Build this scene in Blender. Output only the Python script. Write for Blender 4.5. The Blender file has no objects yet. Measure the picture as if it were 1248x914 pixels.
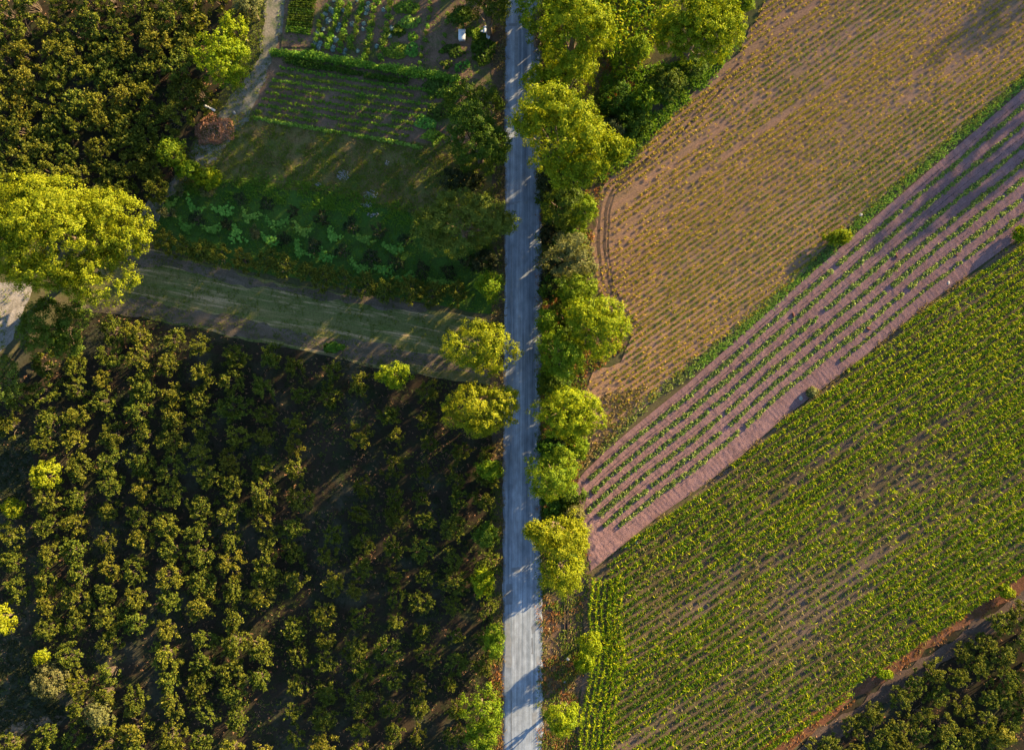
import bpy, math, random
import numpy as np

# ------------------------------------------------------------------ camera, sky, sun, exposure
scene = bpy.context.scene
C = scene.collection
ALT = 92.0                       # camera height in metres (drone looking straight down)
FPX = 832.0                      # focal length in photo pixels (24 mm on 36 mm)
CX, CY = 624.0, 457.0

cam_d = bpy.data.cameras.new('camera')
cam_d.lens = 24.0
cam_d.sensor_width = 36.0
cam_d.clip_start = 1.0
cam_d.clip_end = 3000.0
cam = bpy.data.objects.new('camera', cam_d)
cam.location = (0, 0, ALT)
cam.rotation_euler = (0, 0, 0)
C.objects.link(cam)
scene.camera = cam

SUN_EL = math.radians(13.0)
SUN_AZ = math.radians(40.0)      # angle of the sun direction above +x in the ground plane
world = bpy.data.worlds.new('World')
scene.world = world
world.use_nodes = True
nt = world.node_tree
nt.nodes.clear()
sky = nt.nodes.new('ShaderNodeTexSky')
sky.sky_type = 'NISHITA'
sky.sun_disc = False
sky.ozone_density = 1.8
sky.dust_density = 0.4
sky.sun_elevation = SUN_EL
sky.sun_rotation = math.pi / 2 - SUN_AZ
bg = nt.nodes.new('ShaderNodeBackground')
bg.inputs[1].default_value = 0.078
wo = nt.nodes.new('ShaderNodeOutputWorld')
nt.links.new(sky.outputs[0], bg.inputs[0])
nt.links.new(bg.outputs[0], wo.inputs[0])

sun_d = bpy.data.lights.new('sun', 'SUN')
sun_d.energy = 5.0
sun_d.angle = math.radians(0.5)
sun_d.color = (1.0, 0.745, 0.39)
sun = bpy.data.objects.new('sun', sun_d)
C.objects.link(sun)
from mathutils import Vector
sv = Vector((math.cos(SUN_AZ) * math.cos(SUN_EL), math.sin(SUN_AZ) * math.cos(SUN_EL), math.sin(SUN_EL)))
sun.rotation_euler = sv.to_track_quat('Z', 'Y').to_euler()
sun.location = sv * 300

scene.view_settings.view_transform = 'Standard'
scene.view_settings.look = 'None'
scene.view_settings.gamma = 1.0
scene.view_settings.use_curve_mapping = False
scene.view_settings.exposure = 2.6
scene.render.engine = 'CYCLES'
scene.cycles.max_bounces = 6
scene.cycles.diffuse_bounces = 3
scene.cycles.transmission_bounces = 4
scene.cycles.transparent_max_bounces = 4

# ------------------------------------------------------------------ helpers
rng = np.random.default_rng(7)
random.seed(7)

def W(px, py, z=0.0):
    """photo pixel -> world point at height z"""
    k = (ALT - z) / FPX
    return np.array([(px - CX) * k, (CY - py) * k, z])

M_PX = ALT / FPX                  # metres per photo pixel on the ground

def Wp(pts):
    return np.array([W(a, b)[:2] for a, b in pts])

_ng = np.random.default_rng(99).random((256, 256))
def vnoise(x, y, s=1.0, off=0.0):
    x = np.asarray(x) / s + 37.3 + off * 11.7
    y = np.asarray(y) / s + 91.7 + off * 5.3
    xi = np.floor(x).astype(int); yi = np.floor(y).astype(int)
    fx = x - xi; fy = y - yi
    fx = fx * fx * (3 - 2 * fx); fy = fy * fy * (3 - 2 * fy)
    g = lambda a, b: _ng[a % 256, b % 256]
    return (g(xi, yi) * (1 - fx) + g(xi + 1, yi) * fx) * (1 - fy) + (g(xi, yi + 1) * (1 - fx) + g(xi + 1, yi + 1) * fx) * fy

def inside(poly, x, y):
    n = len(poly); r = np.zeros(len(x), bool); j = n - 1
    for i in range(n):
        xi, yi = poly[i]; xj, yj = poly[j]
        c = ((yi > y) != (yj > y)) & (x < (xj - xi) * (y - yi) / ((yj - yi) + 1e-12) + xi)
        r ^= c; j = i
    return r

def mk_mesh(name, V, F, mat, smooth=False):
    """V (n,3); F list of int arrays (m,k)"""
    me = bpy.data.meshes.new(name)
    V = np.asarray(V, np.float32)
    F = [np.asarray(f, np.int32) for f in F if len(f)]
    me.vertices.add(len(V)); me.vertices.foreach_set('co', V.ravel())
    nl = sum(f.size for f in F); npoly = sum(len(f) for f in F)
    me.loops.add(nl); me.polygons.add(npoly)
    me.loops.foreach_set('vertex_index', np.concatenate([f.ravel() for f in F]))
    st = []; o = 0
    for f in F:
        k = f.shape[1]
        st.append(o + np.arange(len(f)) * k); o += f.size
    me.polygons.foreach_set('loop_start', np.concatenate(st).astype(np.int32))
    if smooth:
        me.polygons.foreach_set('use_smooth', np.ones(npoly, bool))
    me.update(calc_edges=True)
    if mat is not None:
        me.materials.append(mat)
    return me

def add(name, me, parent=None, loc=None):
    o = bpy.data.objects.new(name, me)
    C.objects.link(o)
    if parent is not None: o.parent = parent
    if loc is not None: o.location = loc
    return o

def tag(o, label=None, cat=None, group=None, kind=None):
    if label: o['label'] = label
    if cat: o['category'] = cat
    if group: o['group'] = group
    if kind: o['kind'] = kind
    return o

def empty(name, loc, rz=0.0, sc=(1, 1, 1)):
    o = bpy.data.objects.new(name, None)
    o.empty_display_size = 0.3
    o.location = loc; o.rotation_euler = (0, 0, rz); o.scale = sc
    C.objects.link(o)
    return o

ORD = ['first', 'second', 'third', 'fourth', 'fifth', 'sixth', 'seventh', 'eighth', 'ninth', 'tenth', 'eleventh',
       'twelfth', 'thirteenth', 'fourteenth', 'fifteenth', 'sixteenth', 'seventeenth', 'eighteenth', 'nineteenth',
       'twentieth', 'twenty-first', 'twenty-second', 'twenty-third', 'twenty-fourth', 'twenty-fifth', 'twenty-sixth', 'twenty-seventh', 'twenty-eighth', 'twenty-ninth', 'thirtieth']

# ------------------------------------------------------------------ materials
def new_mat(name):
    m = bpy.data.materials.new(name)
    m.use_nodes = True
    m.node_tree.nodes.clear()
    return m, m.node_tree.nodes, m.node_tree.links

def ramp(N, stops):
    r = N.new('ShaderNodeValToRGB')
    e = r.color_ramp.elements
    while len(e) < len(stops): e.new(0.5)
    for i, (p, c) in enumerate(stops):
        e[i].position = p; e[i].color = (c[0], c[1], c[2], 1)
    return r

def leaf_mat(name, cols, trans=0.35, objvar=0.25, gloss=0.004):
    m, N, L = new_mat(name)
    out = N.new('ShaderNodeOutputMaterial')
    geo = N.new('ShaderNodeNewGeometry')
    oi = N.new('ShaderNodeObjectInfo')
    n = len(cols)
    r = ramp(N, [(i / max(1, n - 1), c) for i, c in enumerate(cols)])
    L.new(geo.outputs['Random Per Island'], r.inputs[0])
    hs = N.new('ShaderNodeHueSaturation')
    mr = N.new('ShaderNodeMapRange')
    mr.inputs[3].default_value = 1 - objvar; mr.inputs[4].default_value = 1 + objvar
    L.new(oi.outputs['Random'], mr.inputs[0])
    L.new(mr.outputs[0], hs.inputs['Value'])
    mh = N.new('ShaderNodeMapRange')
    mh.inputs[3].default_value = 0.5 - 0.03 * objvar / 0.25; mh.inputs[4].default_value = 0.5 + 0.025 * objvar / 0.25
    ml = N.new('ShaderNodeMath'); ml.operation = 'FRACT'
    m7 = N.new('ShaderNodeMath'); m7.operation = 'MULTIPLY'; m7.inputs[1].default_value = 7.31
    L.new(oi.outputs['Random'], m7.inputs[0]); L.new(m7.outputs[0], ml.inputs[0]); L.new(ml.outputs[0], mh.inputs[0])
    L.new(mh.outputs[0], hs.inputs['Hue'])
    L.new(r.outputs[0], hs.inputs['Color'])
    d = N.new('ShaderNodeBsdfDiffuse'); t = N.new('ShaderNodeBsdfTranslucent')
    L.new(hs.outputs[0], d.inputs[0])
    tc = N.new('ShaderNodeMixRGB'); tc.blend_type = 'MULTIPLY'; tc.inputs[0].default_value = 1.0
    tc.inputs[2].default_value = (1.5, 1.35, 0.5, 1)
    L.new(hs.outputs[0], tc.inputs[1]); L.new(tc.outputs[0], t.inputs[0])
    mx = N.new('ShaderNodeMixShader'); mx.inputs[0].default_value = trans
    L.new(d.outputs[0], mx.inputs[1]); L.new(t.outputs[0], mx.inputs[2])
    g = N.new('ShaderNodeBsdfGlossy'); g.inputs['Roughness'].default_value = 0.45
    g.inputs[0].default_value = (0.8, 0.8, 0.8, 1)
    m2 = N.new('ShaderNodeMixShader'); m2.inputs[0].default_value = gloss
    L.new(mx.outputs[0], m2.inputs[1]); L.new(g.outputs[0], m2.inputs[2])
    L.new(m2.outputs[0], out.inputs[0])
    return m

def ground_mat(name, c1, c2, c3, big=6.0, mid=1.2, fine=0.25, bump=0.5, bdist=0.08, rot=0.0, stretch=1.0, streak=0.0,
               rows=None, rough=0.95, patch=None, c4=None):
    """soil / grass sheet: broad patches c1-c2, mid blotches towards c3, fine grain and relief.
    rot/stretch: direction (radians, world) along which the pattern is drawn out"""
    m, N, L = new_mat(name)
    out = N.new('ShaderNodeOutputMaterial')
    b = N.new('ShaderNodeBsdfDiffuse'); b.inputs['Roughness'].default_value = 0.9
    geo = N.new('ShaderNodeNewGeometry')
    mp = N.new('ShaderNodeMapping'); mp.inputs['Rotation'].default_value = (0, 0, -rot)
    L.new(geo.outputs['Position'], mp.inputs[0])
    ms = N.new('ShaderNodeMapping'); ms.inputs['Scale'].default_value = (1.0 / stretch, 1, 1)
    L.new(mp.outputs[0], ms.inputs[0])
    def noise(src, size, det=4, rough_=0.6):
        n = N.new('ShaderNodeTexNoise'); n.inputs['Scale'].default_value = 1.0 / size
        n.inputs['Detail'].default_value = det; n.inputs['Roughness'].default_value = rough_
        L.new(src.outputs[0], n.inputs['Vector']); return n
    n1 = noise(ms, big, 3); n2 = noise(ms, mid, 4); n3 = noise(geo, fine, 3, 0.7)
    r1 = ramp(N, [(0.36, c1), (0.64, c2)]); L.new(n1.outputs[0], r1.inputs[0])
    r2 = ramp(N, [(0.46, (0, 0, 0)), (0.68, (1, 1, 1))]); L.new(n2.outputs[0], r2.inputs[0])
    mx = N.new('ShaderNodeMixRGB'); L.new(r2.outputs[0], mx.inputs[0]); L.new(r1.outputs[0], mx.inputs[1])
    mx.inputs[2].default_value = (*c3, 1)
    last = mx
    if c4 is not None:
        n5 = noise(ms, patch, 5, 0.65)
        r5 = ramp(N, [(0.52, (0, 0, 0)), (0.64, (1, 1, 1))]); L.new(n5.outputs[0], r5.inputs[0])
        m5 = N.new('ShaderNodeMixRGB'); L.new(r5.outputs[0], m5.inputs[0]); L.new(last.outputs[0], m5.inputs[1])
        m5.inputs[2].default_value = (*c4, 1); last = m5
    r3 = ramp(N, [(0.25, (0.62, 0.62, 0.62)), (0.75, (1.32, 1.3, 1.28))]); L.new(n3.outputs[0], r3.inputs[0])
    mm = N.new('ShaderNodeMixRGB'); mm.blend_type = 'MULTIPLY'; mm.inputs[0].default_value = 0.85
    L.new(last.outputs[0], mm.inputs[1]); L.new(r3.outputs[0], mm.inputs[2])
    L.new(mm.outputs[0], b.inputs[0])
    hsum = N.new('ShaderNodeMath'); hsum.operation = 'ADD'
    L.new(n3.outputs[0], hsum.inputs[0]); L.new(n2.outputs[0], hsum.inputs[1])
    hs = hsum
    if rows:
        wv = N.new('ShaderNodeTexWave'); wv.wave_type = 'BANDS'; wv.bands_direction = 'Y'
        wv.inputs['Scale'].default_value = (2 * math.pi / rows) / 20.0
        wv.inputs['Distortion'].default_value = 0.6; wv.inputs['Detail'].default_value = 2
        wv.inputs['Detail Scale'].default_value = 0.3
        L.new(mp.outputs[0], wv.inputs['Vector'])
        ad = N.new('ShaderNodeMath'); ad.operation = 'MULTIPLY_ADD'; ad.inputs[1].default_value = 1.2
        L.new(wv.outputs['Fac'], ad.inputs[0]); L.new(hsum.outputs[0], ad.inputs[2]); hs = ad
    bp = N.new('ShaderNodeBump'); bp.inputs['Strength'].default_value = bump; bp.inputs['Distance'].default_value = bdist
    L.new(hs.outputs[0], bp.inputs['Height']); L.new(bp.outputs[0], b.inputs['Normal'])
    L.new(b.outputs[0], out.inputs[0])
    return m

def plain_mat(name, col, rough=0.8, var=0.2, size=0.3):
    m, N, L = new_mat(name)
    out = N.new('ShaderNodeOutputMaterial')
    b = N.new('ShaderNodeBsdfPrincipled'); b.inputs['Roughness'].default_value = rough
    b.inputs['Specular IOR Level'].default_value = 0.25
    tc = N.new('ShaderNodeTexCoord')
    n = N.new('ShaderNodeTexNoise'); n.inputs['Scale'].default_value = 1 / size; n.inputs['Detail'].default_value = 4
    L.new(tc.outputs['Object'], n.inputs['Vector'])
    r = ramp(N, [(0.3, [c * (1 - var) for c in col]), (0.7, [min(1, c * (1 + var)) for c in col])])
    L.new(n.outputs[0], r.inputs[0]); L.new(r.outputs[0], b.inputs['Base Color'])
    L.new(b.outputs[0], out.inputs[0])
    return m

BARK = plain_mat('bark', (0.09, 0.065, 0.045), 0.95, 0.4, 0.2)
TWIG = plain_mat('twig_bark', (0.10, 0.075, 0.055), 0.95, 0.3, 0.1)

LEAF = {
 'lime':   leaf_mat('leaf_lime',   [(0.07, 0.122, 0.005), (0.132, 0.178, 0.006), (0.205, 0.23, 0.008)], 0.25, 0.08),
 'walnut': leaf_mat('leaf_walnut', [(0.055, 0.11, 0.006), (0.098, 0.155, 0.008), (0.155, 0.195, 0.01)], 0.25, 0.07),
 'gold':   leaf_mat('leaf_gold',   [(0.092, 0.125, 0.006), (0.15, 0.172, 0.007), (0.22, 0.22, 0.01)], 0.26, 0.06),
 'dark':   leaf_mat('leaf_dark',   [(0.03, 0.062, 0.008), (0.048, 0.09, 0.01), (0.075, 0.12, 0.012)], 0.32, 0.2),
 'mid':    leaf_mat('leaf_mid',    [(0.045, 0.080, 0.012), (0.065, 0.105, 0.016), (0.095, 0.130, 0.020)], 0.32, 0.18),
 'olive':  leaf_mat('leaf_olive',  [(0.075, 0.085, 0.028), (0.105, 0.110, 0.038), (0.14, 0.135, 0.05)], 0.32, 0.15),
 'hazel':  leaf_mat('leaf_hazel',  [(0.038, 0.056, 0.008), (0.066, 0.082, 0.01), (0.125, 0.124, 0.014)], 0.22, 0.14),
 'hazel2': leaf_mat('leaf_hazel_yellow', [(0.052, 0.066, 0.008), (0.095, 0.1, 0.011), (0.17, 0.155, 0.018)], 0.24, 0.12),
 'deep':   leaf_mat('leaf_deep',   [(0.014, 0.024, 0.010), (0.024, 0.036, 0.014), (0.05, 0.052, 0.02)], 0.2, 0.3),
 'vine':   leaf_mat('leaf_vine',   [(0.08, 0.185, 0.026), (0.125, 0.25, 0.035), (0.18, 0.31, 0.05)], 0.25, 0.2),
 'veg':    leaf_mat('leaf_vegetable', [(0.065, 0.135, 0.014), (0.105, 0.19, 0.018), (0.17, 0.25, 0.024)], 0.3, 0.2),
 'cabbage':leaf_mat('leaf_cabbage',[(0.1, 0.15, 0.13), (0.15, 0.21, 0.18), (0.22, 0.28, 0.25)], 0.15, 0.2),
 'dry':    leaf_mat('leaf_dry',    [(0.22, 0.12, 0.06), (0.33, 0.18, 0.095), (0.45, 0.27, 0.15)], 0.15, 0.1),
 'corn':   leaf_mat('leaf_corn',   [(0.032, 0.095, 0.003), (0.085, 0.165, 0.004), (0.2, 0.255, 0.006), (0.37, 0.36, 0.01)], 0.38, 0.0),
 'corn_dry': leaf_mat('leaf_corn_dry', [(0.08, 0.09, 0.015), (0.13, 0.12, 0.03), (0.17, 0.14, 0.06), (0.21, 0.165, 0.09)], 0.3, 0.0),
 'young':  leaf_mat('leaf_young_maize', [(0.12, 0.14, 0.012), (0.24, 0.21, 0.015), (0.34, 0.26, 0.022), (0.4, 0.23, 0.055)], 0.3, 0.0),
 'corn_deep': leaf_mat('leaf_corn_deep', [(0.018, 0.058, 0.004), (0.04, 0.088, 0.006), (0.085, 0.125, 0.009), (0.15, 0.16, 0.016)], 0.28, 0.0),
 'young_green': leaf_mat('leaf_young_green', [(0.06, 0.10, 0.010), (0.10, 0.14, 0.014), (0.16, 0.18, 0.02)], 0.3, 0.0),
 'potato': leaf_mat('leaf_potato', [(0.075, 0.135, 0.025), (0.125, 0.18, 0.038), (0.215, 0.25, 0.075)], 0.25, 0.1),
 'grass':  leaf_mat('leaf_grass',  [(0.055, 0.092, 0.011), (0.088, 0.12, 0.015), (0.13, 0.15, 0.024)], 0.3, 0.0),
 'lushgrass': leaf_mat('leaf_lush_grass',  [(0.052, 0.125, 0.012), (0.088, 0.17, 0.015), (0.135, 0.205, 0.02)], 0.3, 0.0),
 'drygrass': leaf_mat('leaf_dry_grass', [(0.10, 0.09, 0.03), (0.16, 0.12, 0.05), (0.22, 0.16, 0.08)], 0.25, 0.0),
 'rust':   leaf_mat('leaf_rust_grass', [(0.13, 0.055, 0.02), (0.20, 0.085, 0.03), (0.26, 0.13, 0.05)], 0.25, 0.0),
}

# ------------------------------------------------------------------ ground sheets
LV = [0.0]
def edge_noise(P, amp, step=0.5, closed=True):
    """densify a polygon and give it an uneven edge"""
    out = []
    n = len(P)
    for i in range(n if closed else n - 1):
        a = P[i]; b = P[(i + 1) % n]
        d = b - a; L_ = np.hypot(*d); k = max(1, int(L_ / step))
        nrm = np.array([-d[1], d[0]]) / (L_ + 1e-9)
        for j in range(k):
            p = a + d * j / k
            q = (vnoise(p[0], p[1], 1.1) - 0.5) * 1.2 + (vnoise(p[0], p[1], 4.0, 3) - 0.5) * 1.4
            out.append(p + nrm * q * amp)
    return np.array(out)

def sheet(name, px, mat, amp=0.35, z=None):
    if z is None:
        LV[0] += 0.004; z = LV[0]
    P = edge_noise(Wp(px), amp) if amp > 0 else Wp(px)
    me = bpy.data.meshes.new(name)
    me.from_pydata([(p[0], p[1], z) for p in P], [], [list(range(len(P)))])
    me.materials.append(mat); me.update()
    o = add(name, me); tag(o, kind='structure')
    return o

A_STRIP = math.atan2(0.862, 1.0)          # direction of the planted strip
A_BROWN = math.atan2(0.70, 1.0)
A_CORN = math.atan2(0.66, 1.0)

m_ground = ground_mat('m_ground', (0.060, 0.070, 0.028), (0.085, 0.075, 0.040), (0.10, 0.08, 0.05), 14, 3, 0.4, 0.6)
g = bpy.data.meshes.new('ground')
R = 900
g.from_pydata([(-R, -R, 0), (R, -R, 0), (R, R, 0), (-R, R, 0)], [], [(0, 1, 2, 3)])
g.materials.append(m_ground)
tag(add('ground', g), kind='structure')

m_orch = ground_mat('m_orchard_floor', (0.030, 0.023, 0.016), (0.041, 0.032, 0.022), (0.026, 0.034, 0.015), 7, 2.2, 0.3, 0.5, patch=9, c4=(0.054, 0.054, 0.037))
m_track = ground_mat('m_grass_track', (0.100, 0.116, 0.038), (0.171, 0.142, 0.060), (0.090, 0.116, 0.031), 5, 0.8, 0.22, 0.6, rot=-0.19, stretch=14, patch=0.7, c4=(0.344, 0.248, 0.136))
m_bare = ground_mat('m_bare_track', (0.112, 0.084, 0.060), (0.152, 0.124, 0.096), (0.080, 0.068, 0.044), 4, 0.7, 0.2, 0.5, rot=-0.2, stretch=6)
m_garden = ground_mat('m_garden_soil', (0.144, 0.092, 0.066), (0.198, 0.130, 0.090), (0.113, 0.086, 0.051), 4, 0.9, 0.2, 0.7, patch=3, c4=(0.083, 0.099, 0.034))
m_meadow = ground_mat('m_meadow', (0.106, 0.115, 0.033), (0.147, 0.118, 0.045), (0.171, 0.118, 0.060), 5, 1.0, 0.22, 0.8, patch=4, c4=(0.077, 0.118, 0.024))
m_lawn = ground_mat('m_lawn', (0.045, 0.098, 0.018), (0.060, 0.120, 0.022), (0.045, 0.072, 0.019), 5, 1.0, 0.22, 0.7)
m_path = ground_mat('m_pale_path', (0.16, 0.15, 0.115), (0.24, 0.21, 0.18), (0.09, 0.11, 0.06), 3.5, 1.2, 0.25, 0.5)
m_pale = ground_mat('m_pale_yard', (0.208, 0.192, 0.176), (0.264, 0.240, 0.224), (0.144, 0.128, 0.104), 3, 0.7, 0.2, 0.6, rot=0.9, stretch=3)
m_darkpatch = ground_mat('m_weedy_plot', (0.030, 0.038, 0.020), (0.040, 0.048, 0.028), (0.055, 0.05, 0.04), 4, 0.6, 0.25, 0.8)
m_verge = ground_mat('m_verge', (0.075, 0.055, 0.040), (0.11, 0.075, 0.055), (0.06, 0.06, 0.028), 3, 0.7, 0.2, 0.8)
m_vergeR = ground_mat('m_verge_dry', (0.104, 0.068, 0.048), (0.144, 0.092, 0.064), (0.060, 0.060, 0.024), 3, 0.8, 0.2, 0.8)
m_brown = ground_mat('m_brown_field', (0.234, 0.139, 0.093), (0.288, 0.177, 0.122), (0.200, 0.134, 0.084), 12, 1.6, 0.22, 0.75, 0.09, rot=A_BROWN, stretch=6, rows=0.70)
m_corn = ground_mat('m_corn_soil', (0.095, 0.069, 0.048), (0.146, 0.103, 0.082), (0.079, 0.069, 0.029), 12, 1.6, 0.25, 0.7, rot=A_CORN, stretch=4)
m_strip = ground_mat('m_strip_soil', (0.207, 0.123, 0.125), (0.243, 0.148, 0.150), (0.181, 0.107, 0.105), 8, 0.9, 0.16, 0.9, 0.07, rot=A_STRIP + math.pi / 2, stretch=2.6)
m_redpath = ground_mat('m_red_path', (0.144, 0.061, 0.035), (0.179, 0.087, 0.055), (0.098, 0.053, 0.025), 4, 0.8, 0.2, 0.8, rot=A_STRIP, stretch=2)
m_furrow = ground_mat('m_grey_path', (0.096, 0.066, 0.055), (0.120, 0.087, 0.072), (0.072, 0.054, 0.035), 4, 0.8, 0.2, 0.6, rot=A_STRIP, stretch=5)

P_ORCH = [(-60, 445), (15, 430), (110, 372), (190, 388), (300, 412), (430, 440), (545, 462), (606, 470), (604, 700), (602, 980), (-60, 980)]
P_ORCH2 = [(-60, -50), (325, -50), (300, 60), (262, 128), (235, 175), (195, 252), (120, 300), (-60, 300)]
P_ORCH3 = [(945, 945), (985, 895), (1090, 820), (1180, 755), (1300, 690), (1330, 980), (945, 980)]
P_TRACK = [(120, 300), (190, 305), (300, 335), (430, 360), (560, 385), (606, 392), (606, 470), (540, 462), (430, 440), (300, 414), (190, 390), (100, 370)]
P_GARDEN = [(345, -60), (620, -60), (612, 130), (560, 180), (470, 170), (330, 150), (296, 140), (318, 90), (336, 62)]
P_MEADOW = [(250, 150), (300, 138), (470, 172), (565, 178), (612, 190), (612, 330), (540, 270), (400, 240), (300, 225), (215, 240), (225, 200)]
P_LAWN = [(190, 240), (250, 215), (330, 228), (420, 238), (540, 268), (610, 300), (608, 385), (540, 372), (420, 350), (300, 330), (190, 300), (178, 270)]
P_PATH = [(322, -60), (358, -60), (350, 20), (336, 60), (325, 100), (300, 150), (270, 190), (235, 215), (200, 250), (182, 300), (160, 300), (185, 245), (225, 195), (255, 150), (290, 110), (310, 70), (318, 30)]
P_PALE = [(-60, 345), (40, 345), (38, 365), (25, 390), (8, 425), (-60, 450)]
P_WEED = [(-60, 540), (25, 530), (42, 570), (18, 620), (-60, 640)]
P_WEED2 = [(-60, 790), (20, 778), (60, 835), (85, 870), (60, 890), (0, 895), (-60, 900)]
P_BROWN = [(945, -20), (930, 5), (905, 60), (872, 88), (835, 122), (800, 160), (770, 195), (740, 222), (726, 248), (722, 300), (728, 350), (748, 385), (770, 410), (755, 440), (722, 455), (710, 480), (722, 520), (712, 560), (740, 535), (800, 480), (838, 445), (930, 375), (1040, 272), (1150, 175), (1248, 90), (1450, -85), (1450, -300), (1050, -300), (960, -100)]
STRIP_TOP = [(698, 592), (712, 575), (740, 548), (769, 523), (837, 468), (1060, 270), (1248, 108), (1440, -57)]
STRIP_BOT = [(720, 695), (729, 688), (803, 628), (860, 589), (900, 558), (951, 512), (1058, 430), (1123, 376), (1248, 285), (1440, 142)]
P_CORN = [(714, 700), (729, 690), (803, 630), (860, 592), (900, 561), (951, 515), (1058, 433), (1123, 379), (1248, 288), (1440, 146), (1440, 580), (1248, 700), (1170, 752), (1080, 812), (985, 878), (905, 930), (860, 990), (700, 990), (702, 870), (716, 800), (708, 745)]
P_RED = [(1440, 565), (1248, 694), (1170, 748), (1080, 808), (985, 874), (900, 930), (860, 985), (905, 985), (930, 940), (994, 888), (1086, 823), (1176, 763), (1256, 714), (1440, 592)]
P_VL = [(596, -60), (620, -60), (618, 200), (616, 500), (614, 980), (592, 980), (600, 700), (598, 400), (602, 200)]
P_VR = [(650, -60), (730, -60), (735, 60), (770, 100), (800, 160), (770, 195), (735, 225), (722, 300), (728, 350), (750, 390), (765, 420), (715, 460), (712, 560), (702, 600), (722, 692), (706, 760), (716, 800), (702, 870), (704, 980), (655, 980)]
P_TOPMAIZE = [(725, -60), (830, -60), (815, 30), (790, 75), (750, 100), (735, 60), (728, 20)]

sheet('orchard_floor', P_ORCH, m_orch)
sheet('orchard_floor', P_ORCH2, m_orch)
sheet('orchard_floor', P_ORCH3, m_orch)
sheet('garden_soil', P_GARDEN, m_garden)
sheet('meadow', P_MEADOW, m_meadow)
sheet('lawn', P_LAWN, m_lawn)
sheet('grass_track', P_TRACK, m_track)
sheet('dirt_track', [(96, 372), (150, 362), (230, 377), (330, 396), (450, 418), (560, 438), (606, 446), (606, 462), (540, 452), (430, 436), (300, 410), (190, 388), (120, 382)], m_bare, 0.5)
sheet('dirt_track', [(140, 302), (190, 308), (300, 338), (420, 360), (520, 374), (520, 381), (420, 368), (300, 350), (200, 326), (150, 330)], m_bare, 0.6)
sheet('pale_path', P_PATH, m_path, 0.7)
sheet('pale_yard', P_PALE, m_pale, 0.6)
sheet('weedy_plot', P_WEED, m_darkpatch, 0.6)
sheet('weedy_plot', P_WEED2, m_darkpatch, 0.6)
sheet('dirt_track', [(-60, 898), (0, 888), (40, 876), (80, 872), (70, 882), (30, 892), (0, 902), (-60, 912)], m_bare, 0.4)
sheet('roadside_verge', P_VL, m_verge, 0.3)
sheet('roadside_verge', P_VR, m_vergeR, 0.4)
sheet('maize_plot_soil', P_TOPMAIZE, m_meadow, 0.5)
sheet('brown_field', P_BROWN, m_brown, 0.4)
sheet('corn_field', P_CORN, m_corn, 0.3)
sheet('red_dirt_path', P_RED, m_redpath, 0.6)
sheet('grey_cart_path', [(1440, 594), (1258, 716), (1178, 765), (1088, 825), (998, 890), (945, 940), (985, 940), (1030, 895), (1100, 842), (1190, 782), (1270, 736), (1440, 625)], m_furrow, 0.6)

def rut(pts, w, mat=None):
    P = np.array(pts, float)
    t = np.concatenate([[0], np.cumsum(np.hypot(*np.diff(P, axis=0).T))])
    tt = np.arange(0, t[-1], 3.0)
    P = np.stack([np.interp(tt, t, P[:, 0]), np.interp(tt, t, P[:, 1])], 1)
    for _ in range(3): P[1:-1] = (P[:-2] + 2 * P[1:-1] + P[2:]) / 4
    d = np.gradient(P, axis=0); nn = np.stack([-d[:, 1], d[:, 0]], 1); nn /= np.linalg.norm(nn, axis=1, keepdims=True)
    LV[0] += 0.004
    ww = w * (0.6 + 0.8 * vnoise(P[:, 0], P[:, 1], 6.0))[:, None] / 2
    A_ = P + nn * ww; B_ = P - nn * ww
    V = [(*W(*p)[:2], LV[0]) for p in A_] + [(*W(*p)[:2], LV[0]) for p in B_]
    n = len(P); i = np.arange(n - 1)
    o = add('wheel_rut', mk_mesh('wheel_rut', np.array(V), [np.stack([i, i + n, i + n + 1, i + 1], 1)], mat or m_furrow)); tag(o, kind='structure')
hl = [(782, 192), (757, 212), (738, 232), (731, 255), (729, 300), (735, 345), (750, 376), (772, 400)]
rut(hl, 3.0); rut([(x + 7.5, y + 1.5) for x, y in hl], 3.0); rut([(x + 12, y + 2) for x, y in hl], 1.6)
rut([(900, 78), (880, 98), (850, 130), (820, 162), (790, 194), (765, 222)], 2.2); rut([(906, 82), (886, 103), (856, 135), (826, 167), (796, 199)], 2.0)
# --- planted strip: ruled sheet with real furrows
def resample(P, n):
    P = np.array(P, float)
    t = np.interp(np.linspace(P[0, 0], P[-1, 0], n), P[:, 0], P[:, 1])
    return np.stack([np.linspace(P[0, 0], P[-1, 0], n), t], 1)
V_L = [0.114, 0.262, 0.39, 0.53, 0.675, 0.80]
V_R = [0.114, 0.240, 0.385, 0.51, 0.617, 0.743, 0.856]
NU, NV = 900, 130
tp = resample(STRIP_TOP, NU); bt = resample(STRIP_BOT, NU)
k_ = ALT / FPX
def px2w(a): return np.stack([(a[..., 0] - CX) * k_, (CY - a[..., 1]) * k_], -1)
tpw, btw = px2w(tp), px2w(bt)
U, Vv = np.meshgrid(np.arange(NU), np.linspace(0, 1, NV), indexing='ij')
XY = tpw[U] * (1 - Vv[..., None]) + btw[U] * Vv[..., None]
uu = U / (NU - 1) * (1440 - 698) / (1248 - 698)
hh = np.zeros_like(Vv)
for k in range(7):
    vl = V_L[k] if k < 6 else 0.93
    vr = V_R[k]
    vk = vl + (vr - vl) * np.clip(uu, 0, 1)
    hh += 0.16 * np.exp(-((Vv - vk) / 0.030) ** 2)
    hh += 0.05 * np.exp(-((Vv - (vk + 0.065)) / 0.012) ** 2)
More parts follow.
